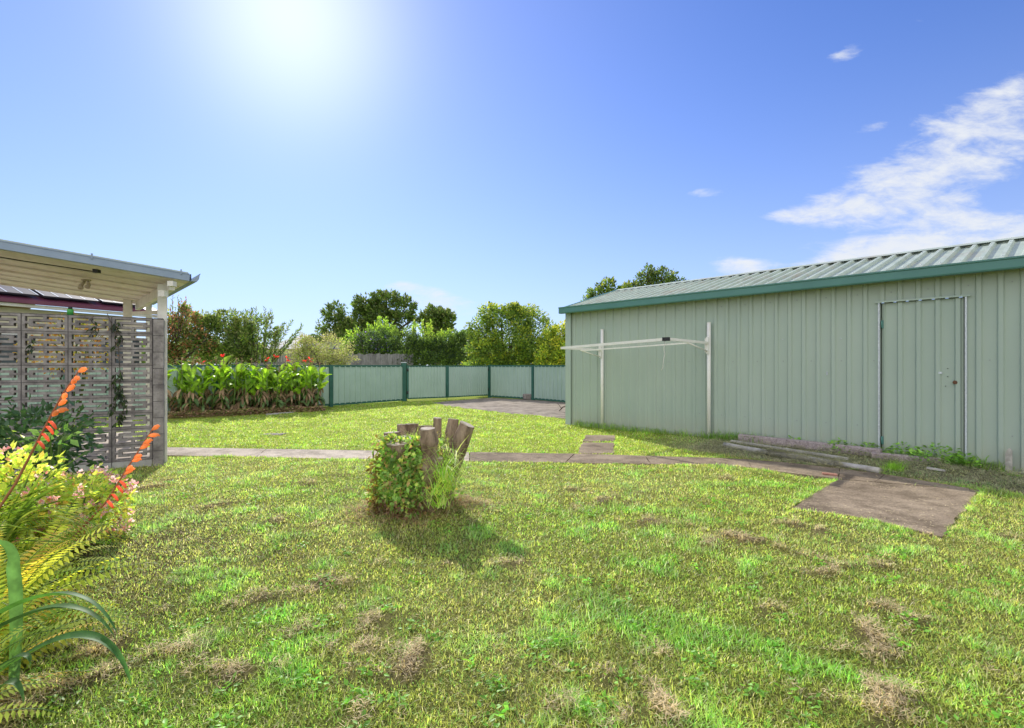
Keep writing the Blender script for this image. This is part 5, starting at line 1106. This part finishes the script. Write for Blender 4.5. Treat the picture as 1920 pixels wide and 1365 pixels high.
# arching grassy blades
sp1 = thing('arching_grass_plant', 'clump of long narrow arching blades spilling over the bed edge', 'plant', (-2.9, 2.8, 0))
for (px, py, bx_, by_, yy2) in ((240, 928, 150, 915, 2.75), (247, 957, 150, 895, 2.8), (233, 1026, 120, 925, 2.65), (166, 880, 100, 905, 2.9), (194, 893, 110, 905, 2.8), (172, 842, 90, 890, 3.0), (222, 1016, 120, 1020, 2.6), (186, 1022, 120, 935, 2.6), (165, 889, 80, 920, 2.7), (195, 930, 110, 890, 2.9), (130, 868, 70, 900, 2.9), (120, 965, 60, 930, 2.6), (236, 1010, 150, 960, 2.6), (150, 905, 90, 900, 2.8), (90, 880, 60, 900, 2.9), (75, 850, 50, 900, 2.9), (250, 1055, 160, 1015, 2.5)):
    m = MB(); ribbon(m, P(10 + random.uniform(-15, 30), 975 + random.uniform(-25, 45), yy2), P(bx_, by_, yy2), P(px, py, yy2 - .05), random.uniform(.014, .022), 14, .3, roll=random.uniform(-.5, .5)); colored(m, 'blade', M['fern'], sp1, random.choice([(.16, .24, .04), (.22, .27, .06), (.12, .20, .04)]), .2)
m = MB()
for i in range(20): a = random.uniform(0, 6.28); ribbon(m, (-2.9, 2.8, 0), Vector((-2.9 + .15 * math.cos(a), 2.8 + .15 * math.sin(a), .45)), Vector((-2.9 + .4 * math.cos(a), 2.8 + .35 * math.sin(a), random.uniform(.3, .5))), .016, 8)
colored(m, 'blade_base', M['leaf'], sp1, (.15, .22, .04), .2)
# orange flower spikes
def spike(label, pts, Y, nb0, group='orange flower spikes'):
    q_ = [P(px, py, Y) for px, py in pts]; t = thing('orange_flower_spike', label, 'flower', (q_[0].x, q_[0].y, 0)); m = MB(); n = len(q_)
    fine = []
    for i in range(n - 1):
        for j in range(5): fine.append(q_[i].lerp(q_[i + 1], j / 5))
    fine.append(q_[-1]); m.tube(fine, [.0075 * (1 - .6 * i / len(fine)) for i in range(len(fine))], 7); m.build('stem', M['redstem'], t)
    a, b = q_[nb0], q_[-1]; ax = (b - a).normalized(); side = Vector((.80, -.15, -.10)); k_ = 12
    for i in range(k_):
        f_ = i / (k_ - 1); p = a.lerp(b, min(1, max(0, f_ + random.uniform(-.03, .03)))); fm = MB()
        if f_ < .32:
            d = (side * .8 + Vector((0, 0, -.7))).normalized(); L_ = .045; rr = [.004, .009, .010, .006]
            pts_ = [p, p + side * .018, p + side * .024 + d * L_ * .5, p + side * .022 + d * L_]
        else:
            d = (side * random.uniform(.6, 1.0) + ax * random.uniform(.35, .85) + Vector((0, random.uniform(-.5, .5), random.uniform(-.25, .25)))).normalized(); L_ = .085 * (1 - .3 * f_) * random.uniform(.75, 1.2); rr = [.004, .010, .014, .009, .003]
            pts_ = [p, p + d * L_ * .25, p + d * L_ * .55, p + d * L_ * .85, p + d * L_ * 1.05 - Vector((0, 0, .01))]
        fm.tube(pts_, rr, 9, flat=.75); colored(fm, 'bloom', M['petal'], t, (.84, .50, .22) if f_ >= .32 else (.78, .28, .15), .2)
    return t
spike('tall flower spike with orange blooms leaning against the view of the block wall', [(-40, 1010), (30, 905), (70, 828), (95, 780), (118, 738), (147, 697)], 2.72, 2)
spike('lower orange flower spike leaning over the lawn right of the begonia', [(75, 1090), (130, 1015), (200, 940), (232, 888), (262, 842), (285, 806)], 3.0, 2)
# hanging vine on the block wall
vt = thing('hanging_vine', 'dark vine with pointed leaves hanging down the breeze block wall', 'vine', tuple(W(.40, -.04, 0))); st = MB(); Cs, Ds, Cc = [], [], []
for (s0, z0, z1, n_) in ((.40, 1.70, 1.42, 26), (.36, 1.10, .52, 60), (.42, 1.06, .70, 34), (.62, 1.76, 1.55, 12), (1.15, 1.45, 1.33, 8)):
    pts_ = [W(s0 + .03 * math.sin(i * 1.3), -.02 - .02 * random.random(), z0 + (z1 - z0) * i / 6) for i in range(7)]; st.tube(pts_, .004, 5)
    for i in range(n_):
        q_ = pts_[int(random.random() * 6.99)]; Cs.append(tuple(q_ + Vector((random.uniform(-.03, .03), random.uniform(-.03, .01), random.uniform(-.05, .05))))); Ds.append((random.gauss(0, .6), random.gauss(-.2, .4), -1)); Cc.append(np.array(random.choice([(.035, .06, .03), (.05, .08, .04), (.07, .11, .03)])) * random.uniform(.7, 1.3))
st.tube([W(.5, -.02, 1.80), W(.40, -.03, 1.5), W(.38, -.02, 1.1)], .004, 5)
st.build('stem', M['trunk'], vt); n = len(Cs); leaves('foliage', np.array(Cs), np.array(Ds), RNG.normal(0, 1, (n, 3)) + [0, -1, 0], RNG.uniform(.05, .09, n), RNG.uniform(.018, .032, n), np.array(Cc), M['leaf'], vt)
